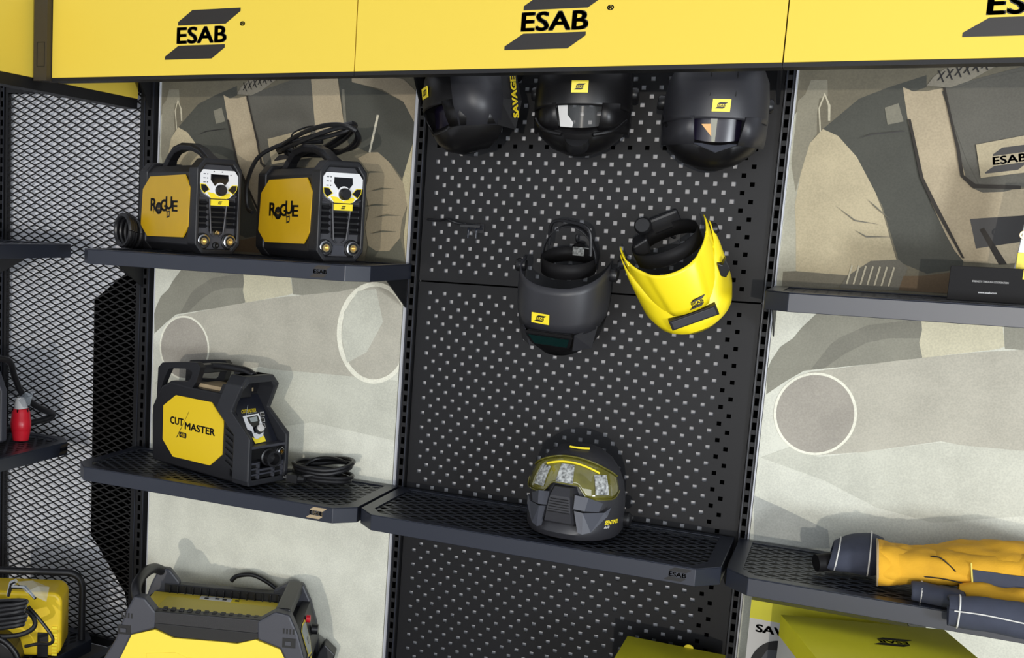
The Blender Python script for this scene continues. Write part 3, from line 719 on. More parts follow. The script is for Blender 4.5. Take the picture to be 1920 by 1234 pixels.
# its power cable
m = MB()
for k in range(4):
    pts = []
    for i in range(17):
        t_ = 2 * math.pi * i / 16
        pts.append(Vector((-.276 + (.092 + .006 * (k % 2)) * math.cos(t_), -.115 + (.060 + .005 * k) * math.sin(t_), .805 + .0125 * k + .020 * max(0, math.cos(t_ - .5)) * (k > 1))))
    m.tube(smooth_pts(pts, 4), .0068, 'rubber', 8)
m.tube(smooth_pts([(-.20, -.12, .846), (-.26, -.17, .828), (-.31, -.19, .815), (-.345, -.18, .806)]), .0065, 'rubber', 8)
m.tube(smooth_pts([(-.36, -.10, .82), (-.33, -.06, .845), (-.27, -.055, .855), (-.21, -.075, .850)]), .0065, 'rubber', 8)
m.tube([(-.298, -.2, .808), (-.320, -.2, .808)], [.010, .013], 'rubber', 8)
m.box((-.354, -.216, .796), (-.318, -.184, .822), 'rubber'); m.box((-.368, -.210, .806), (-.354, -.208, .812), 'steel'); m.box((-.368, -.194, .806), (-.354, -.192, .812), 'steel')
tag(m.build('power_cable', smooth=True), 'black cable coil with a plug lying beside the plasma cutter', 'cable')

# ---- large yellow machine on the lowest left shelf
t = thing('welding_machine', 'large yellow and black welding machine on the lowest left shelf, only its top showing', 'welding machine', (-.549, -.257, .095), (0, 0, R(18)))
b = MB(); b.prism([(-.30, .02), (.29, .02), (.305, .10), (.262, .255), (.19, .258), (-.23, .262), (-.262, .25), (-.315, .12)], 'y', -.135, .121, 'black_plastic'); b.build('body', t, bevel=.006)
b = MB(); b.box((-.245, -.10, .258), (.205, .11, .264), 'yellow_big')
b.prism([(-.20, -.07), (.16, -.07), (.18, .06), (-.19, .07)], 'z', .264, .2655, 'yellow_strip')
b.box((-.085, .072, .2642), (.02, .102, .2652), 'white'); b.box((.02, .072, .2642), (.055, .102, .2652), 'yellow_lbl')
for q in ((-.07, .078), (-.035, .082), (-.01, .08), (.032, .08)): b.box((q[0], q[1], .2653), (q[0] + .014, q[1] + .013, .2657), 'ink')
b.build('top_plate', t)
# near and far top rails
b = MB()
b.prism([(-.235, .300), (.232, .306), (.150, .262), (.045, .262), (-.16, .262), (-.235, .262)][::-1], 'y', -.180, -.140, 'black_plastic')
b.prism([(-.235, .262), (.235, .262), (.232, .225), (.155, .243), (.092, .224), (-.107, .222), (-.165, .245), (-.24, .22)][::-1], 'y', -.176, -.135, 'dark')
for k in range(12): b.box((-.15 + .026 * k, -.160, .300), (-.135 + .026 * k, -.136, .3055), 'dark')
b.build('near_rail', t, bevel=.003)
b = MB(); b.box((-.215, .118, .262), (.215, .150, .292), 'black_plastic')
for k in range(15): b.box((-.195 + .026 * k, .104, .262), (-.191 + .026 * k, .120, .288), 'black_plastic')
b.build('far_rail', t, bevel=.002)
for s, n_ in ((-1, 'near'), (1, 'far')):
    y0, y1 = (-.182, -.135) if s < 0 else (.120, .150)
    b = MB(); b.prism([(.152, .300), (.205, .336), (.250, .330), (.278, .272), (.300, .200), (.320, .06), (.305, .02), (.25, .02), (.252, .170), (.225, .222), (.155, .244)], 'y', y0, y1, 'grey_plastic'); b.build('front_corner_guard', t, bevel=.006)
    b = MB(); b.prism([(-.165, .300), (-.200, .340), (-.235, .342), (-.262, .285), (-.290, .200), (-.345, .10), (-.33, .02), (-.28, .02), (-.275, .13), (-.240, .218), (-.166, .246)], 'y', y0, y1, 'grey_plastic'); b.build('rear_corner_guard', t, bevel=.006)
b = MB(); b.box((.200, -.145, .300), (.248, .130, .336), 'black_plastic'); b.build('front_handle', t, bevel=.006)
b = MB(); b.tube(smooth_pts([(-.232, -.15, .325), (-.245, -.12, .352), (-.250, -.03, .362), (-.245, .08, .352), (-.225, .14, .325)]), .017, 'black_plastic', 10); b.build('rear_handle', t, smooth=True)
for s in (-1, 1):
    q = MB(); q.prism([(-.278, .13), (-.239, .219), (-.165, .243), (-.107, .222), (.044, .225), (.092, .224), (.149, .243), (.226, .220), (.244, .185), (.252, .05), (-.27, .05)][::-1], 'y', -.134 if s < 0 else .121, -.1815 if s < 0 else .149, 'yellow_big')
    q.prism([(-.19, .165), (-.10, .178), (-.06, .165), (.2, .165), (.2, .05), (-.19, .05)][::-1], 'y', -.1815 if s < 0 else .149, -.1835 if s < 0 else .1495, 'yellow_big')
    q.build('side_plate', t, bevel=.002)
for x, z, g in ((-.262, .235, -.272), (.252, .245, .232)):
    b = MB(); b.box((x - .02, -.1835, z - .016), (x + .02, -.181, z + .014), 'dark'); b.box((x - .012, -.186, z - .008), (x + .006, -.1835, z + .004), 'grey_plastic'); b.build('lashing_point', t)
    b = MB()
    for k in range(4): b.box((g + .010 * k, -.1832, .272), (g + .005 + .010 * k, -.1815, .288), 'dark')
    b.build('vent_slots', t)
b = MB()
b.add([(.275, -.13, .275), (.31, -.13, .16), (.31, .13, .16), (.275, .13, .275), (.25, -.13, .275), (.25, -.13, .16), (.25, .13, .16), (.25, .13, .275)], [(0, 1, 2, 3), (0, 4, 5, 1), (2, 6, 7, 3), (0, 3, 7, 4)], 'black_plastic')
P_ = lambda a, c, o=0: (.275 + .035 * (.275 - c) / .115 + .002 + o, a, c)
b.poly([P_(*q) for q in [(-.125, .262), (-.09, .272), (-.03, .268), (-.03, .20), (-.06, .172), (-.115, .180)]], 'yellow_lbl')
b.poly([P_(*q, .001) for q in [(-.118, .258), (-.088, .267), (-.036, .263), (-.036, .203), (-.063, .178), (-.110, .185)]], 'lcd')
b.poly([P_(*q, .002) for q in [(-.075, .225), (-.05, .225), (-.05, .205), (-.075, .205)]], 'screen')
b.poly([P_(*q, .001) for q in [(-.11, .172), (-.08, .172), (-.08, .162), (-.11, .162)]], 'yellow_lbl')
b.build('front_panel', t)
k = MB(); k.lathe([(.012, 0), (.012, .012), (.0001, .014)], 'red', Matrix.Translation(P_(-.005, .262))); k.build('red_button', t, smooth=True)
k = MB(); k.lathe([(.017, 0), (.016, .02), (.0001, .02)], 'rubber', Matrix.Translation(P_(.035, .215))); k.build('control_knob', t, smooth=True)
b = MB(); b.prism([(.30, .02), (.345, .03), (.372, .125), (.335, .158), (.318, .13), (.305, .08)], 'y', .06, .12, 'black_plastic'); b.build('cable_guard', t, bevel=.004)
wire('power_cable', 'thin black cable loop standing up behind the large yellow welding machine', [(-.62, -.06, .385), (-.60, -.055, .405), (-.545, -.05, .418), (-.49, -.045, .402), (-.455, -.045, .385)], .008)

# ================================================================ masks and helmets (local: front -y, up z, wearer's left +x)
def sgn(v): return -1 if v < 0 else 1
def shell(rows, a0=-98, a1=98, n=30, crown=None):
    """rows of (z_front, z_side, half width, front depth, exponent) from the top edge down"""
    out = []
    for zf, zs, w, d, e in rows:
        r = []
        for k in range(n + 1):
            t_ = R(a0 + (a1 - a0) * k / n); s, c = math.sin(t_), math.cos(t_)
            x = w * sgn(s) * abs(s) ** (2 / e); y = -d * sgn(c) * abs(c) ** (2 / e)
            q = max(c, 0) ** 1.2
            r.append((x, y, zs + (zf - zs) * q))
        out.append(r)
    return out
def dome(rows, m, n=48, back=1.0):
    out = []
    for z, w, d, e in rows:
        r = []
        for k in range(n):
            t_ = 2 * math.pi * k / n; s, c = math.sin(t_), math.cos(t_)
            r.append((w * sgn(s) * abs(s) ** (2 / e), -d * (1 if c > 0 else back) * sgn(c) * abs(c) ** (2 / e), z))
        out.append(r)
    m_ = MB(); m_.grid(out, m, wrap=True); return m_
def headgear(t, w=.078, z=.10, arch=True, knob=True, d=.10, yb=.03):
    b = MB(); pts = [(w * math.sin(2 * math.pi * k / 28), yb - d * math.cos(2 * math.pi * k / 28), z) for k in range(28)]
    rows = [[(p[0], p[1], p[2] - .030) for p in pts], [(p[0], p[1], p[2] + .014) for p in pts]]
    b.grid(rows, 'matt_black', wrap=True); b.build('headband', t, solid=.003, smooth=True)
    if arch:
        b = MB(); r1 = []; r2 = []
        for k in range(17):
            a = math.pi * k / 16; r1.append((w * math.cos(a), yb - .012, z + .100 * math.sin(a))); r2.append((w * math.cos(a), yb + .012, z + .100 * math.sin(a)))
        b.grid([r1, r2], 'black_plastic'); b.build('top_strap', t, solid=.003, smooth=True)
        b = MB(); b.tube(smooth_pts([(w * .9, yb - .03, z + .03), (w * .75, yb - .02, z + .10), (.0, yb, z + .112), (-w * .75, yb + .02, z + .10), (-w * .9, yb + .03, z + .03)]), .005, 'black_plastic', 8); b.build('padded_strap', t, smooth=True)
    if knob:
        b = MB(); T = Matrix.Translation((0, yb + d, z)) @ Matrix.Rotation(R(90), 4, 'Z')
        b.lathe([(.022, 0), (.022, .02), (.018, .026), (.0001, .026)], 'rubber', T); b.build('ratchet_knob', t, smooth=True)
def pivots(t, x, y, z, r=.019):
    for s in (-1, 1):
        b = MB(); T = Matrix.Translation((s * x, y, z)) @ (Matrix.Rotation(math.pi, 4, 'Z') if s < 0 else Matrix.Identity(4))
        b.lathe([(r * .8, -.012), (r, 0), (r, .012), (r * .8, .017), (.0001, .018)], 'rubber', T)
        b.box((s * x + (.012 if s > 0 else -.016), y - .003, z - r * .8), (s * x + (.016 if s > 0 else -.012), y + .003, z + r * .8), 'dark')
        b.build('side_knob', t, smooth=True)

# black mask hanging open on the middle perforated panel
t = thing('welding_mask', 'dark grey welding mask with raised green lens flap hanging on the middle perforated panel', 'welding mask', (.449, -.175, 1.412), (R(17), R(3), R(-2))); t.scale = (.96, .96, .96)
b = MB(); b.grid(shell([(.082, .120, .120, .118, 2.3), (.060, .095, .123, .121, 2.3), (.02, .04, .124, .124, 2.4), (-.02, 0, .121, .126, 2.5), (-.052, -.04, .114, .124, 2.7)]), 'shell')
b.build('shell', t, smooth=True, solid=.003)
b = MB(); b.grid(shell([(-.040, -.035, .1165, .104, 2.3), (-.080, -.075, .108, .098, 2.2), (-.112, -.11, .090, .088, 2.1), (-.135, -.13, .060, .070, 2.0)]), 'shell_black'); b.build('chin_guard', t, smooth=True, solid=.003)
b = MB(); b.prism([(-.068, -.052), (.068, -.052), (.062, -.044), (-.062, -.044)], 'y', -.138, -.095, 'shell_black'); b.box((-.06, -.132, -.050), (.06, -.120, -.043), 'rubber'); b.build('lens_hinge', t)
b = MB(); b.add([(-.066, -.139, -.053), (.066, -.139, -.053), (.052, -.110, -.094), (-.052, -.110, -.094), (-.066, -.132, -.053), (.066, -.132, -.053), (.052, -.104, -.094), (-.052, -.104, -.094)],
    [(0, 1, 2, 3), (7, 6, 5, 4), (0, 4, 5, 1), (1, 5, 6, 2), (2, 6, 7, 3), (3, 7, 4, 0)], 'rubber'); b.build('lens_frame', t, bevel=.001)
b = MB(); b.add([(-.058, -.1385, -.056), (.058, -.1385, -.056), (.046, -.1135, -.091), (-.046, -.1135, -.091)], [(0, 1, 2, 3)], 'lens_green'); b.build('green_lens', t)
for s in (-1, 1):
    b = MB(); b.add([(s * .068, -.128, -.045), (s * .112, -.055, -.035), (s * .098, -.055, -.105), (s * .060, -.108, -.100)], [(0, 1, 2, 3) if s > 0 else (3, 2, 1, 0)], 'shell'); b.build('cheek_plate', t, solid=.003)
plate_on(t, -.028, -.008, .121, .1255, 2.5, .052, .030)
headgear(t, .076, .115, arch=True, knob=True, d=.085, yb=.03); pivots(t, .128, .005, .095)
b = MB(); b.box((-.012, -.0, .11), (.035, .004, .135), 'film'); b.v = [(p[0], p[1] + .108, p[2] - .005) for p in b.v]; b.build('white_tag', t)

# yellow mask
t = thing('welding_mask', 'bright yellow welding mask hanging tilted on the perforated panel', 'welding mask', (.744, -.165, 1.500), (R(24), R(-25), R(4))); t.scale = (.91, .91, .91)
def crease(rows, w0=.052, dep=.0075):
    out = []
    for i, r in enumerate(rows):
        q = []
        for x, y, z in r:
            k = i / (len(rows) - 1); ww = .066 - .022 * k
            if y < -.05 and abs(x) > ww: y = y + dep * min(1, (abs(x) - ww) / .010)
            q.append((x, y, z))
        out.append(q)
    return out
rows_y = [(.070, .145, .119, .116, 2.15), (.060, .130, .120, .118, 2.2), (.035, .085, .119, .121, 2.3), (.010, .05, .117, .124, 2.3), (-.015, .015, .113, .126, 2.3), (-.040, -.02, .105, .127, 2.35), (-.058, -.05, .092, .126, 2.4)]
b = MB(); b.grid(crease(shell(rows_y, n=60)), 'yellow_mask'); b.build('shell', t, smooth=True, solid=.003)
b = MB(); b.grid(shell([(-.035, .125, .1265, .104, 2.1), (-.055, .06, .130, .112, 2.1), (-.085, .00, .128, .120, 2.2), (-.102, -.045, .125, .126, 2.3), (-.122, -.09, .112, .121, 2.2), (-.138, -.122, .080, .100, 2.1)]), 'yellow_mask'); b.build('brim', t, smooth=True, solid=.003)
b = MB(); b.prism([(-.066, -.094), (.066, -.094), (.066, -.062), (-.066, -.062)], 'y', -.1285, -.095, 'ink', [(-.066, -.094), (.066, -.094), (.066, -.062), (-.066, -.062)])
b.box((-.060, -.1300, -.090), (.060, -.1284, -.067), 'rogue_grey'); b.build('viewing_window', t, bevel=.002)
b = MB(); b.prism([(.116, -.02), (.134, .0), (.132, .035), (.119, .02), (.108, .03), (.104, -.01)], 'y', -.075, -.052, 'black_plastic'); b.build('side_clip', t, bevel=.002)
b = MB(); logo(b, lambda a, c: (a, -.127 * (1 - (abs(a) / .110) ** 2.3) ** (1 / 2.3) - .0052, c), .0, -.050, .050, 'ink'); b.build('emblem', t)
headgear(t, .096, .108, arch=False, knob=False, d=.10, yb=.02)
b = MB(); b.box((-.035, .112, .100), (.055, .135, .152), 'black_plastic'); b.build('ratchet_cover', t, bevel=.008)
b = MB(); T = Matrix.Translation((-.045, .085, .150)) @ Matrix.Rotation(R(-90), 4, 'Z') @ Matrix.Rotation(R(-35), 4, 'Y')
b.lathe([(.024, 0), (.025, .018), (.020, .028), (.0001, .028)], 'rubber', T); b.build('ratchet_knob', t, smooth=True)
b = MB(); b.prism([(-.10, .085), (-.05, .085), (-.045, .135), (-.09, .125)], 'y', .03, .10, 'black_plastic'); b.build('sweat_pad', t, bevel=.006)
pivots(t, .126, .0, .10, .015)

# helmets under the header
def helmet(label, loc, rot, kind):
    t = thing('welding_helmet', label, 'welding helmet', loc, rot, 'black helmets hanging under the yellow signs')
    main = [(.170, .035, .035, 2.0), (.160, .070, .075, 2.0), (.135, .098, .108, 2.1), (.095, .116, .130, 2.2), (.05, .122, .138, 2.3), (.012, .123, .141, 2.4)]
    sm = 'shell_black' if kind != 'right' else 'shell'
    b = MB(); r_ = shell([(z, z, w, d, e) for z, w, d, e in main] + [(.006, -.01, .122, .141, 2.4)], -100, 100, 40)
    b.grid(r_, sm); b.build('forehead_shell', t, smooth=True, solid=.003)
    b = MB(); b.grid(shell([(-.052, .012, .124, .112, 2.2), (-.066, -.03, .120, .118, 2.1), (-.088, -.07, .105, .110, 2.0), (-.110, -.10, .072, .088, 1.9), (-.122, -.115, .035, .05, 1.9)], -100, 100, 40), 'shell_black'); b.build('chin_shell', t, smooth=True, solid=.003)
    # cheeks left and right of the window
    for s in (-1, 1):
        b = MB(); b.grid([[(s * .060, -.136, .012), (s * .095, -.108, .012), (s * .123, -.03, .012), (s * .122, .02, .012)], [(s * .055, -.124, -.030), (s * .092, -.100, -.034), (s * .123, -.03, -.04), (s * .122, .02, -.04)], [(s * .050, -.112, -.056), (s * .085, -.095, -.060), (s * .120, -.03, -.066), (s * .120, .015, -.066)]], sm); b.build('cheek', t, smooth=True, solid=.003)
    b = MB(); b.grid([[(a, -.098 - .012 * (1 - (a / .06) ** 2), z) for a in [-.056 + .014 * k for k in range(9)]] for z in (.012, -.055)], 'clear' if kind == 'middle' else 'lens_dark')
    b.build('window', t, smooth=True)
    if kind == 'middle':
        b = MB(); b.add([(-.055, -.115, .010), (-.030, -.117, .010), (-.028, -.116, -.018), (-.012, -.116, -.038), (-.014, -.116, -.050), (-.045, -.113, -.048)], [(0, 1, 2, 3, 4, 5)], 'ofwhite'); b.build('loose_film', t)
        b = MB(); b.lathe([(.030, -.02), (.034, 0), (.030, .014), (.0001, .016)], 'rubber', Matrix.Translation((0, -.098, -.084)) @ Matrix.Rotation(R(-90), 4, 'Z') @ Matrix.Rotation(R(-40), 4, 'Y')); b.build('chin_piece', t, smooth=True)
        for s in (-1, 1):
            b = MB(); b.tube(smooth_pts([(s * .116, -.05, -.030), (s * .090, -.100, -.056), (s * .04, -.120, -.068)]), .006, 'shell_black', 8); b.build('edge_trim', t, smooth=True)
    if kind == 'right':
        for x in (-.028, .030):
            b = MB(); b.tube([(x, -.136, .06), (x * 1.05, -.122, .11), (x * 1.1, -.095, .145)], .0018, 'dark', 6); b.build('groove', t)
        b = MB(); b.add([(-.050, -.114, -.054), (.050, -.114, -.054), (.0, -.132, -.074)], [(0, 2, 1)], 'shell_grey'); b.build('window_lip', t, solid=.003)
        b = MB(); b.poly([(-.038, -.1105, -.008), (-.002, -.1115, -.006), (-.002, -.1115, -.035), (-.012, -.1113, -.037)], 'lens_gold'); b.poly([(-.018, -.1114, .008), (-.002, -.1116, .008), (-.002, -.1116, -.050), (-.010, -.1114, -.050)], 'visor'); b.build('window_reflector', t)
        b = MB(); b.box((.048, -.100, -.030), (.052, -.096, .005), 'lens_green'); b.build('sensor', t)
    if kind == 'left':
        b = MB(); b.grid([[(.085, -.118, .10), (.118, -.060, .10), (.126, .01, .09)], [(.088, -.118, .0), (.126, -.055, .0), (.130, .01, .0)], [(.078, -.10, -.06), (.114, -.05, -.065), (.120, .0, -.07)]], 'shell'); b.build('side_wing', t, smooth=True, solid=.004)
        b = MB(); b.grid([[(.124, -.004, .12), (.128, .055, .10)], [(.132, .0, .0), (.136, .065, -.01)], [(.124, -.01, -.07), (.124, .045, -.085)]], 'shell_black'); b.text('SAVAGE', -.055, .0, .055, .016, lambda a, c: (.1378, .034 + (.016 - c), .0 + a), 'yellow_lbl'); b.build('side_band', t)
    plate_on(t, -.020 if kind == 'left' else 0, .052 if kind != 'right' else .038, .122, .139, 2.3, .042, .030)
    headgear(t, .078, .09, arch=False, knob=True, d=.095, yb=.03); 
    if kind != 'left': pivots(t, .123, .025, .04)
    return t
helmet('black helmet turned to the left under the yellow sign, yellow lettering up its side', (.160, -.170, 1.932), (R(6), R(-8), R(-44)), 'left')
helmet('black helmet with an open clear window, middle one of three under the yellow sign', (.455, -.160, 1.930), (R(4), R(0), R(8)), 'middle')
helmet('charcoal helmet with a small dark amber window, rightmost of three under the yellow sign', (.790, -.160, 1.900), (R(6), R(1), R(12)), 'right')

# visored helmet standing on the middle shelf
t = thing('welding_helmet', 'dark grey welding helmet with a large curved amber visor standing on the middle shelf', 'welding helmet', (.535, -.205, .790), (0, 0, R(-4)))
S_ = [(.0, .104, .122, 2.2), (.006, .118, .140, 2.2), (.022, .126, .150, 2.2), (.045, .127, .146, 2.25), (.060, .127, .132, 2.3), (.11, .125, .128, 2.3), (.15, .118, .122, 2.2), (.185, .104, .108, 2.1), (.212, .084, .088, 2.05), (.232, .056, .058, 2.0), (.243, .020, .020, 2.0)]
b = dome(S_, 'shell', back=.82); b.poly([(p[0], p[1], p[2]) for p in b.v[-48:]], 'shell'); b.build('shell', t, smooth=True)
# visor band: follows the dome, a little outside
def prof_at(z):
    for i in range(len(S_) - 1):
        if S_[i][0] <= z <= S_[i + 1][0]:
            k = (z - S_[i][0]) / (S_[i + 1][0] - S_[i][0]); return [S_[i][j] * (1 - k) + S_[i + 1][j] * k for j in range(4)]
    return list(S_[-1])
def on(tdeg, z, off=0.0):
    _, w, d, e = prof_at(z); s, c = math.sin(R(tdeg)), math.cos(R(tdeg))
    x = (w + off) * sgn(s) * abs(s) ** (2 / e); y = -(d + off) * sgn(c) * abs(c) ** (2 / e)
    return (x, y, z + off * .3)
def vis_lo(a):
    a = abs(a); return .150 if a < 14 else (.150 - .034 * min(1, (a - 14) / 10) if a < 60 else .116 - .0 * (a - 60))
def visor_rows(off, top=.217, n=9, A=72):
    rows = []
    for j in range(n):
        k = j / (n - 1); r = []
        for i in range(49):
            a = -A + 2 * A * i / 48
            hi = top - .045 * (abs(a) / A) ** 2.2; lo = vis_lo(a) + (.02 * max(0, (abs(a) - 55) / 17) ** 2)
            r.append(on(a, lo + (hi - lo) * k, off))
        rows.append(r)
    return rows
b = MB(); b.grid(visor_rows(.007), 'visor'); b.build('visor', t, smooth=True, solid=.002)
vr = visor_rows(.0088)
b = MB(); b.tube([p for p in vr[-1]], .0022, 'visor', 6); b.tube([p for p in vr[0]], .0020, 'visor', 6); b.build('visor_rim', t, smooth=True)
b = MB(); b.tube([on(a, .204 - .030 * (abs(a) / 50) ** 2, .0095) for a in range(-34, 46, 4)], .0028, 'yellow_lbl', 6); b.build('yellow_brow', t, smooth=True)
b = MB(); b.tube([on(a, .236 if abs(a) < 99 else .23, .008) for a in range(-20, 41, 6)], .0028, 'yellow_lbl', 6); b.build('crown_line', t, smooth=True)
for (a0, a1, z0, z1) in ((-42, -24, .132, .186), (-10, 8, .152, .198), (34, 52, .128, .178)):
    b = MB(); b.grid([[on(a0 + (a1 - a0) * i / 5, z, .0098) for i in range(6)] for z in (z0, (z0 + z1) / 2, z1)], 'film'); b.build('protective_film', t, smooth=True)
# nose ridge and cheek facets
b = MB()
ridge = [(.146, .020, .150), (.125, .026, .166), (.085, .032, .170), (.055, .036, .166), (.047, .038, .150)]
rows = []
for z, hw, d in ridge:
    y0 = -prof_at(z)[2]
    rows.append([(-hw * 1.5, y0 + .006, z), (-hw, -d, z), (hw, -d, z), (hw * 1.5, y0 + .006, z)])
b.grid(rows, 'shell'); b.poly(rows[0], 'shell')
for k in range(6): b.box((-.024 - .001 * k, -.172 + .0 * k, .118 - .007 * k), (.024 + .001 * k, -.1690, .1165 - .007 * k), 'shell_black')
b.build('nose_ridge', t)
for s in (-1, 1):
    b = MB()
    b.grid([[(s * .034, -.150, .130), (s * .066, -.140, .126), (s * .094, -.106, .110)], [(s * .036, -.160, .095), (s * .062, -.152, .092), (s * .088, -.118, .088)]], 'shell_grey')
    b.grid([[(s * .038, -.161, .092), (s * .058, -.154, .088), (s * .100, -.104, .085), (s * .112, -.085, .098)], [(s * .050, -.156, .035), (s * .060, -.152, .030), (s * .078, -.140, .036), (s * .108, -.100, .075)]], 'shell_grey')
    b.build('cheek_facet', t, solid=.006)
    b = MB(); fn = lambda a, c: Vector(on(a, c, .0012))
    if s > 0: b.text('SENTINEL', 52, .050, 76, .060, fn, 'yellow_lbl'); b.text('A60', 52, .040, 60, .047, fn, 'ofwhite')
    else: b.text('SENTINEL', -80, .062, -60, .071, fn, 'yellow_lbl')
    b.build('side_lettering', t)
pivots(t, .124, .03, .045, .020)

# small hook hanger, left of the black mask
b = MB(); 
b.tube(smooth_pts([(-.018, -.012, 1.622), (.03, -.03, 1.620), (.055, -.05, 1.625), (.075, -.055, 1.618), (.10, -.05, 1.612), (.16, -.06, 1.608)]), .0032, 'black_plastic', 8)
b.box((.105, -.07, 1.603), (.165, -.055, 1.610), 'black_plastic')
tag(b.build('hook', smooth=False), 'empty black hook rod on the perforated panel, left of the dark grey mask', 'hook')
for x in (.120, .150):
    pass
t = thing('peg_hook', 'small black two-pronged hook fixed to the perforated panel below the hook rod', 'hook', (.14, 0, 1.60))
for x in (-.012, .012):
    b = MB(); b.tube(smooth_pts([(x, -.004, .0), (x, -.055, .0), (x, -.062, -.012), (x, -.062, -.028)]), .003, 'tray_metal', 8); b.build('prong', t, smooth=True)
b = MB(); b.box((-.018, -.006, -.012), (.018, -.0018, .014), 'black_plastic'); b.build('hook_plate', t)
def arm_hook(x, z, l, label):
    t = thing('peg_hook', label, 'hook', (x, 0, z))
    b = MB(); b.box((-.014, -.006, -.018), (.014, -.0018, .018), 'black_plastic'); b.build('hook_plate', t)
    b = MB(); b.tube(smooth_pts([(0, -.005, 0), (0, -l * .5, .0), (0, -l, .004), (0, -l - .008, .020)]), .004, 'black_plastic', 8); b.build('hook_arm', t, smooth=True)
arm_hook(.455, 1.575, .10, 'black hook carrying the dark grey mask')
arm_hook(.700, 1.600, .07, 'black hook carrying the yellow mask')
for x, z, l in ((.175, 2.030, 'left'), (.455, 2.026, 'middle'), (.790, 1.996, 'right')):
    arm_hook(x, z, .10, 'black hook carrying the %s helmet under the yellow sign' % l)
arm_hook(.868, 1.925, .03, 'short black hook beside the charcoal helmet')

# ================================================================ gauntlets on the right middle shelf
def loft(name, parent, secs, m, n=22, smooth=True, solid=0.0, cap=True, wr=.0, seed=1):
    """secs: (centre, half height, half depth, lean) sections along x; cross-section in y,z"""
    rnd = random.Random(seed); rows = []; ph = [rnd.uniform(0, 6.28) for _ in range(6)]
    for i, (c, hh, hd, ln) in enumerate(secs):
        r = []
        for k in range(n):
            a = 2 * math.pi * k / n; q = 1 + wr * (math.sin(3 * a + ph[0] + i * .7) * .5 + math.sin(5 * a + ph[1] - i * .5) * .35)
            y = hd * math.cos(a) * q; z = hh * sgn(math.sin(a)) * abs(math.sin(a)) ** .85 * q
            r.append((c[0] + ln * z, c[1] + y, c[2] + z))
        rows.append(r)
    b = MB(); b.grid(rows, m, wrap=True)
    if cap: b.poly(rows[-1], m)
    o = b.build(name, parent, smooth=smooth, solid=solid)
    s = o.modifiers.new('sub', 'SUBSURF'); s.levels = 2; s.render_levels = 2
    if m in ('leather', 'cloth'):
        tx = bpy.data.textures.get('wrinkle') or bpy.data.textures.new('wrinkle', 'CLOUDS'); tx.noise_scale = .055; tx.noise_depth = 1
        w = o.modifiers.new('wrinkles', 'DISPLACE'); w.texture = tx; w.strength = .022 if m == 'leather' else .008; w.mid_level = .5; w.texture_coords = 'LOCAL'
    return o, rows
def stitch_line(parent, pts, r=.0016, m='stitch', name='stitching'):
    b = MB(); b.tube(smooth_pts(pts, 4), r, m, 6); return b.build(name, parent, smooth=True)
def gaunt(label, loc, kind):
    t = thing('welding_glove', label, 'glove', loc); return t
# glove 1: dark lining cuff at the back left, yellow gauntlet folding over it
t = gaunt('yellow leather gauntlet lying uppermost on the shelf, dark patch on its back', (1.40, -.22, .790), 1)
def rel(p, o=(1.40, -.22, .790)): return (p[0] - o[0], p[1] - o[1], p[2] - o[2])
o_, rw = loft('gauntlet_body', t, [(rel((1.272, -.265, .846)), .052, .085, -.10), (rel((1.30, -.262, .842)), .050, .082, 0), (rel((1.345, -.25, .846)), .041, .078, 0), (rel((1.40, -.245, .856)), .044, .085, 0), (rel((1.46, -.24, .866)), .050, .092, 0), (rel((1.52, -.235, .874)), .055, .10, 0), (rel((1.58, -.23, .874)), .056, .105, 0), (rel((1.66, -.23, .87)), .052, .10, 0), (rel((1.72, -.23, .866)), .04, .09, 0)], 'leather', wr=.10, seed=3, solid=.002)
hem = [rw[0][k] for k in range(22)] + [rw[0][0]]
b = MB(); b.tube([Vector(p) for p in hem[:-1]], .0028, 'carton', 6, closed=True); b.build('hem', t, smooth=True)
b = MB(); r0 = []; r1 = []
for k in range(8):
    u = k / 7; xx = 1.462 + .13 * u
    r0.append(rel((xx, -.334 - .006 * u, .878 + .003 * u))); r1.append(rel((xx + .006, -.338 - .006 * u, .838 - .008 * u)))
b.grid([r0, r1], 'cloth'); b.build('dark_patch', t, solid=.004)
stitch_line(t, [rel((1.458, -.332, .892)), rel((1.462, -.340, .862)), rel((1.468, -.338, .832))], .002, 'yellow_strip', 'patch_seam')
stitch_line(t, [rel((1.372, -.300, .884)), rel((1.395, -.315, .890)), rel((1.415, -.322, .878)), rel((1.430, -.330, .866))], .0016, 'ink', 'seam')
stitch_line(t, [rel((1.340, -.325, .838)), rel((1.40, -.333, .845)), rel((1.45, -.337, .842)), rel((1.475, -.342, .836))], .0016, 'ink', 'seam')
fing, _ = loft('finger', t, [(rel((1.44, -.335, .822)), .018, .028, 0), (rel((1.48, -.345, .828)), .023, .034, 0), (rel((1.54, -.35, .832)), .025, .034, 0), (rel((1.62, -.345, .828)), .025, .034, 0), (rel((1.68, -.34, .826)), .02, .03, 0)], 'leather', wr=.06, seed=5)
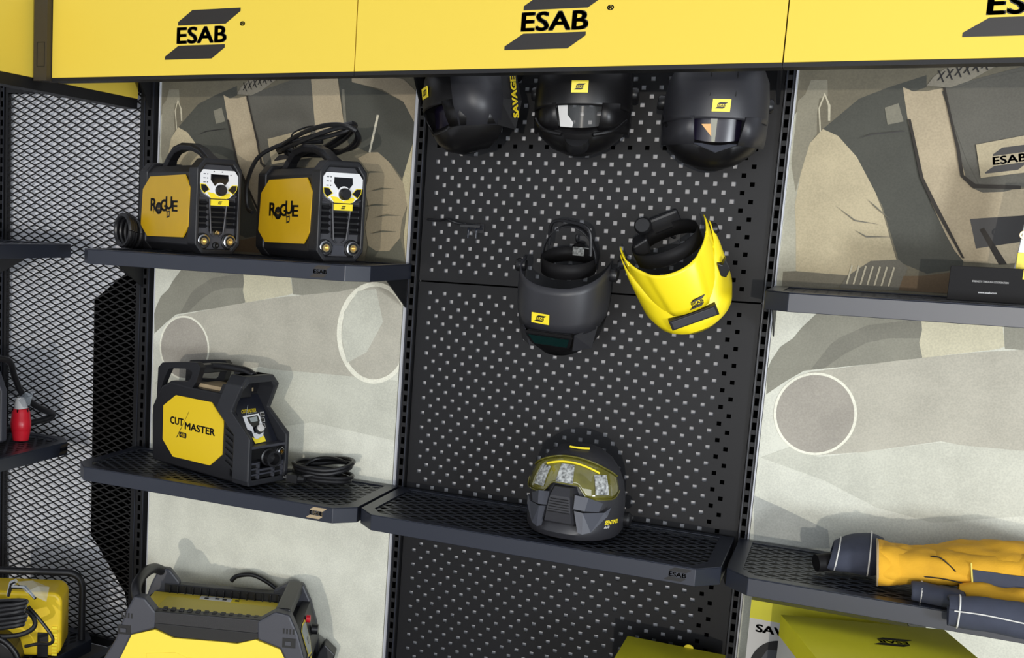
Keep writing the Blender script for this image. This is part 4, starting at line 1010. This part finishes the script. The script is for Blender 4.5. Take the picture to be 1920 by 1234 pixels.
# dark cuff
t = gaunt('dark grey fabric glove cuff sticking out left of the yellow gauntlet', (1.22, -.20, .790), 2)
o2 = (1.22, -.20, .790)
o_, rw = loft('cuff', t, [(rel((1.168, -.215, .831), o2), .036, .055, .15), (rel((1.185, -.213, .836), o2), .040, .062, .1), (rel((1.215, -.21, .842), o2), .048, .070, 0), (rel((1.255, -.205, .846), o2), .054, .074, 0), (rel((1.285, -.205, .846), o2), .044, .062, 0)], 'cloth', wr=.05, seed=9, solid=.003)
b = MB(); b.tube([Vector(p) * 1.0 for p in [(q[0], q[1], q[2]) for q in rw[1]]], .0018, 'stitch', 6, closed=True); b.build('stitching', t, smooth=True)
b = MB(); b.tube([Vector(p) for p in rw[3]], .0018, 'stitch', 6, closed=True); b.build('stitching', t, smooth=True)
b = MB(); b.tube(smooth_pts([rel((1.140, -.250, .814), o2), rel((1.16, -.24, .817), o2), rel((1.19, -.225, .824), o2)]), .022, 'matt_black', 14); b.build('inner_lining', t, smooth=True)
# lower dark gauntlet hanging over the front edge
t = gaunt('dark grey gauntlet with white stitching lying over the front edge of the right middle shelf', (1.50, -.37, .790), 3)
o3 = (1.50, -.37, .790)
o_, rw = loft('gauntlet_body', t, [(rel((1.414, -.434, .800), o3), .034, .030, -.05), (rel((1.435, -.436, .803), o3), .036, .034, 0), (rel((1.48, -.440, .806), o3), .038, .034, 0), (rel((1.54, -.442, .808), o3), .040, .035, 0), (rel((1.62, -.442, .806), o3), .040, .035, 0), (rel((1.70, -.440, .80), o3), .038, .034, 0)], 'cloth', wr=.05, seed=4, solid=.003)
b = MB(); b.tube([Vector(p) for p in rw[1]], .0018, 'stitch', 6, closed=True); b.build('stitching', t, smooth=True)
stitch_line(t, [rel((1.425, -.471, .812), o3), rel((1.48, -.4755, .815), o3), rel((1.54, -.4790, .813), o3), rel((1.62, -.4790, .808), o3), rel((1.70, -.4760, .80), o3)], .0016)
o_, rw = loft('inner_cuff', t, [(rel((1.345, -.352, .812), o3), .021, .030, -.1), (rel((1.365, -.356, .813), o3), .023, .032, 0), (rel((1.40, -.375, .815), o3), .024, .032, 0), (rel((1.45, -.39, .815), o3), .022, .03, 0)], 'cloth', wr=.05, seed=6, solid=.003)
b = MB(); b.tube([Vector(p) for p in rw[1]], .0016, 'stitch', 6, closed=True); b.build('stitching', t, smooth=True)

# small black box with yellow corner, upper right shelf
t = thing('leaflet_box', 'small flat black box with a yellow corner label standing on the right upper shelf', 'box', (1.43, -.300, 1.485), (0, 0, R(-3)))
b = MB(); b.box((-.085, 0, .001), (.10, .030, .079), 'matt_black'); b.build('carton', t, bevel=.0008)
b = MB(); b.box((.055, -.0012, .056), (.10, -.0002, .0775), 'yellow_lbl'); logo(b, lambda a, c: (a, -.0015, c), .063, .060, .026, 'ink'); b.build('corner_label', t)
b = MB(); b.text('STRENGTH THROUGH COOPERATION', -.040, .0445, .030, .0485, lambda a, c: (a, -.0006, c), 'ofwhite'); b.text('www.esab.com', -.026, .020, .010, .0245, lambda a, c: (a, -.0006, c), 'white'); b.build('printing', t)
b = MB(); b.prism([(1.470, 1.4865), (1.575, 1.4865), (1.575, 1.76), (1.492, 1.76)], 'y', -.214, -.200, 'white')
b.ring(circle(1.487, 1.640, .0105, .0105, 20), circle(1.487, 1.640, .006, .006, 20), 'y', -.2165, -.2142, 'brass')
b.box((1.478, -.219, 1.555), (1.575, -.2145, 1.600), 'yellow_lbl')
tag(b.build('display_card', bevel=.001), 'white card with yellow band behind the small black box, cut off at right', 'card')

# cartons on the lowest shelves
t = thing('carton', 'plain yellow carton standing at the bottom in front of the perforated panel', 'carton', (.83, -.20, .0955))
b = MB(); b.box((-.145, -.12, 0), (.115, .10, .385), 'yellow_box'); b.build('box_body', t, bevel=.001)
b = MB(); b.prism(circle(.02, .385, .012, .009, 16), 'y', .095, .0985, 'yellow_lbl'); b.v = [(p[0], p[1] + .004, p[2]) for p in b.v]; b.build('lid_tab', t)
t = thing('carton', 'white and yellow upright carton behind the tilted yellow one, helmet picture on its front', 'carton', (.999, -.0, .0955))
b = MB(); b.box((0, -.165, 0), (.36, -.018, .5705), 'ofwhite'); b.box((-.0006, -.1656, .522), (.3606, -.0174, .5711), 'yellow_box'); b.box((.362, -.165, .50), (.40, -.06, .576), 'white'); b.build('box_body', t)
b = MB(); b.text('SAVAGE', .018, .500, .160, .520, lambda a, c: (a, -.1662, c - .012), 'ink'); b.build('lettering', t)
b = MB(); b.decal([circle(.085, .40, .075, .085)], lambda a, c: (a, -.1660, c - .01), 'shell_black'); b.decal([[(.02, .39), (.05, .455), (.09, .46), (.11, .40), (.09, .34)]], lambda a, c: (a, -.1664, c - .01), 'shell_grey'); b.build('helmet_picture', t)
a18 = R(17.8)
t = thing('carton', 'big yellow carton set at an angle, bottom right, its emblem upside down', 'carton', (1.077, -.325, .0955), (0, 0, a18))
b = MB(); b.box((0, -.30, 0), (.373, 0, .5905), 'ofwhite'); b.box((-.0006, -.3006, .54), (.3736, .0, .591), 'yellow_box'); b.box((-.001, -.301, .5911), (.374, .0006, .594), 'yellow_box'); b.build('box_body', t, bevel=.0006)
b = MB(); cx, cy = .212, -.135
logo(b, lambda a, c: (cx - a, cy - c, .5946), -.050, -.03, .098, 'ink'); b.build('emblem', t)
b = MB(); b.text('SAVAGE', -.02, .40, .11, .43, lambda a, c: (-.0012, -.06 - a, c), 'ink'); b.build('lettering', t)

# ================================================================ left side wall goods
# black machine cut off at the left edge with a cable and red plug
t = thing('welding_machine', 'dark machine cut off by the left photo edge on the side shelf', 'welding machine', (-1.49, -.56, .7965), (0, 0, 0))
b = MB(); b.prism([(-.16, .002), (.13, .002), (.15, .03), (.15, .20), (.12, .27), (-.16, .27)], 'y', -.20, .185, 'black_plastic'); b.build('body', t, bevel=.008)
b = MB(); b.prism([(.12, .01), (.155, .03), (.155, .20), (.125, .265)], 'y', .165, .195, 'grey_plastic'); b.build('corner_guard', t, bevel=.004)
t = thing('power_plug', 'red and white power plug hanging on a black cable above the side shelf', 'plug', (-1.40, -.216, .7965))
b = MB(); b.tube([(0, 0, .036), (0, 0, .045), (0, 0, .072), (0, 0, .075), (0, 0, .100), (0, 0, .112)], [.033, .036, .036, .034, .032, .026], 'red', 20)
for k in range(6): b.box((-.002 + .029 * math.cos(k), .029 * math.sin(k) - .002, .095), (.002 + .029 * math.cos(k), .029 * math.sin(k) + .002, .112), 'dark')
b.build('red_shell', t, smooth=True)
b = MB(); b.tube([(0, 0, .110), (-.003, 0, .125), (-.006, 0, .150)], [.024, .022, .014], 'ofwhite', 16); b.build('white_collar', t, smooth=True)
b = MB(); b.tube([(0, 0, .0), (0, 0, .036)], [.028, .034], 'red', 20); b.build('pin_shroud', t, smooth=True)
b = MB(); b.add([(.01, -.01, .11), (.04, .0, .13), (.035, .02, .165), (.01, .01, .17), (-.01, -.015, .14), (.028, -.018, .145)], [(0, 1, 5), (1, 2, 5), (2, 3, 5), (3, 4, 5), (4, 0, 5)], 'plastic_bag'); b.build('plastic_wrap', t)
wire('power_cable', 'black cable looping from the left edge down past the red plug', [(-1.40, -.370, 1.10), (-1.385, -.30, 1.085), (-1.40, -.255, 1.03), (-1.41, -.205, .965), (-1.40, -.165, .925), (-1.395, -.09, .885), (-1.395, -.045, .868), (-1.40, -.06, .853), (-1.425, -.12, .842), (-1.445, -.165, .835), (-1.458, -.21, .825), (-1.46, -.29, .812)], .0115)
# yellow machine on a trolley frame at the bottom left
t = thing('welding_machine', 'yellow machine with a rounded casing inside a black tube frame, bottom left corner', 'welding machine', (-1.111, -.33, .0975), (0, 0, R(28)))
def rr(x0, x1, z0, z1, r, n=6):
    P = []
    for cx, cz, a in ((x1 - r, z0 + r, -90), (x1 - r, z1 - r, 0), (x0 + r, z1 - r, 90), (x0 + r, z0 + r, 180)):
        for k in range(n + 1): P.append((cx + r * math.cos(R(a + 90 * k / n)), cz + r * math.sin(R(a + 90 * k / n))))
    return P
b = MB(); b.prism(rr(-.34, -.008, .0, .225, .035), 'y', .0, .150, 'yellow_cut'); b.build('casing', t, bevel=.012, seg=3)
b = MB(); b.box((-.088, -.006, .0), (-.052, .0, .085), 'shell_black')
for k in range(9): b.box((-.040, -.004, .005 + .012 * k), (-.022, .0, .0125 + .012 * k), 'yellow_lbl')
b.build('front_vents', t)
b = MB(); b.tube([(.035, .17, -.0), (.035, .17, .190)] + [(-.018 + .053 * math.cos(R(a)), .17, .190 + .053 * math.sin(R(a))) for a in range(15, 91, 15)] + [(-.40, .17, .243)], .0125, 'black_plastic', 12); b.build('tube_frame', t, smooth=True)
b = MB(); b.tube(smooth_pts([(-.34, -.13, .115), (-.22, -.13, .118), (-.165, -.13, .095), (-.130, -.13, .05), (-.120, -.13, .0)]), .011, 'shell_black', 12); b.build('front_handle', t, smooth=True)
b = MB(); b.prism([(-.34, .0), (-.13, .0), (-.145, .06), (-.185, .09), (-.34, .095)], 'y', -.12, -.0, 'shell_black'); b.build('front_panel', t, bevel=.004)
m = MB()
for k in range(6):
    pts = []
    for i in range(17):
        t_ = 2 * math.pi * i / 16
        pts.append(Vector((-1.235 + (.128 + .006 * (k % 3)) * math.cos(t_), -.550 + (.030 + .004 * (k % 2)) * math.sin(t_), .248 + .0150 * k + .035 * math.cos(t_))))
    m.tube(smooth_pts(pts, 4), .0085, 'rubber', 8)
m.tube(smooth_pts([(-1.15, -.47, .31), (-1.10, -.46, .262), (-1.065, -.45, .215), (-1.075, -.45, .192), (-1.12, -.45, .182), (-1.17, -.46, .165)]), .0058, 'rubber', 8)
m.tube(smooth_pts([(-1.30, -.53, .215), (-1.22, -.53, .212), (-1.155, -.50, .222), (-1.125, -.47, .245), (-1.14, -.46, .275), (-1.18, -.47, .30)]), .0085, 'rubber', 8)
tag(m.build('power_cable', smooth=True), 'coiled black cable in front of the yellow machine in the bottom left corner', 'cable')
t = thing('earth_clamp', 'shiny metal clamp on the coiled cable at the bottom left', 'clamp', (-1.165, -.50, .378))
b = MB(); b.tube([(-.045, 0, -.035), (-.030, 0, .012), (-.012, .0, .022)], [.006, .009, .007], 'steel', 8); b.build('jaw', t, smooth=True)
b = MB(); b.tube([(-.025, 0, .0), (.025, 0, .008), (.075, -.01, -.018)], [.008, .006, .005], 'steel', 8); b.build('jaw', t, smooth=True)
b = MB(); b.add([(-.01, 0, .02), (.04, .02, .028), (.10, .03, .014), (.12, -.01, -.02), (.05, -.03, .005), (.08, .0, .022)], [(0, 1, 4), (1, 5, 4), (1, 2, 5), (2, 3, 5), (3, 4, 5)], 'plastic_bag'); b.build('plastic_wrap', t)
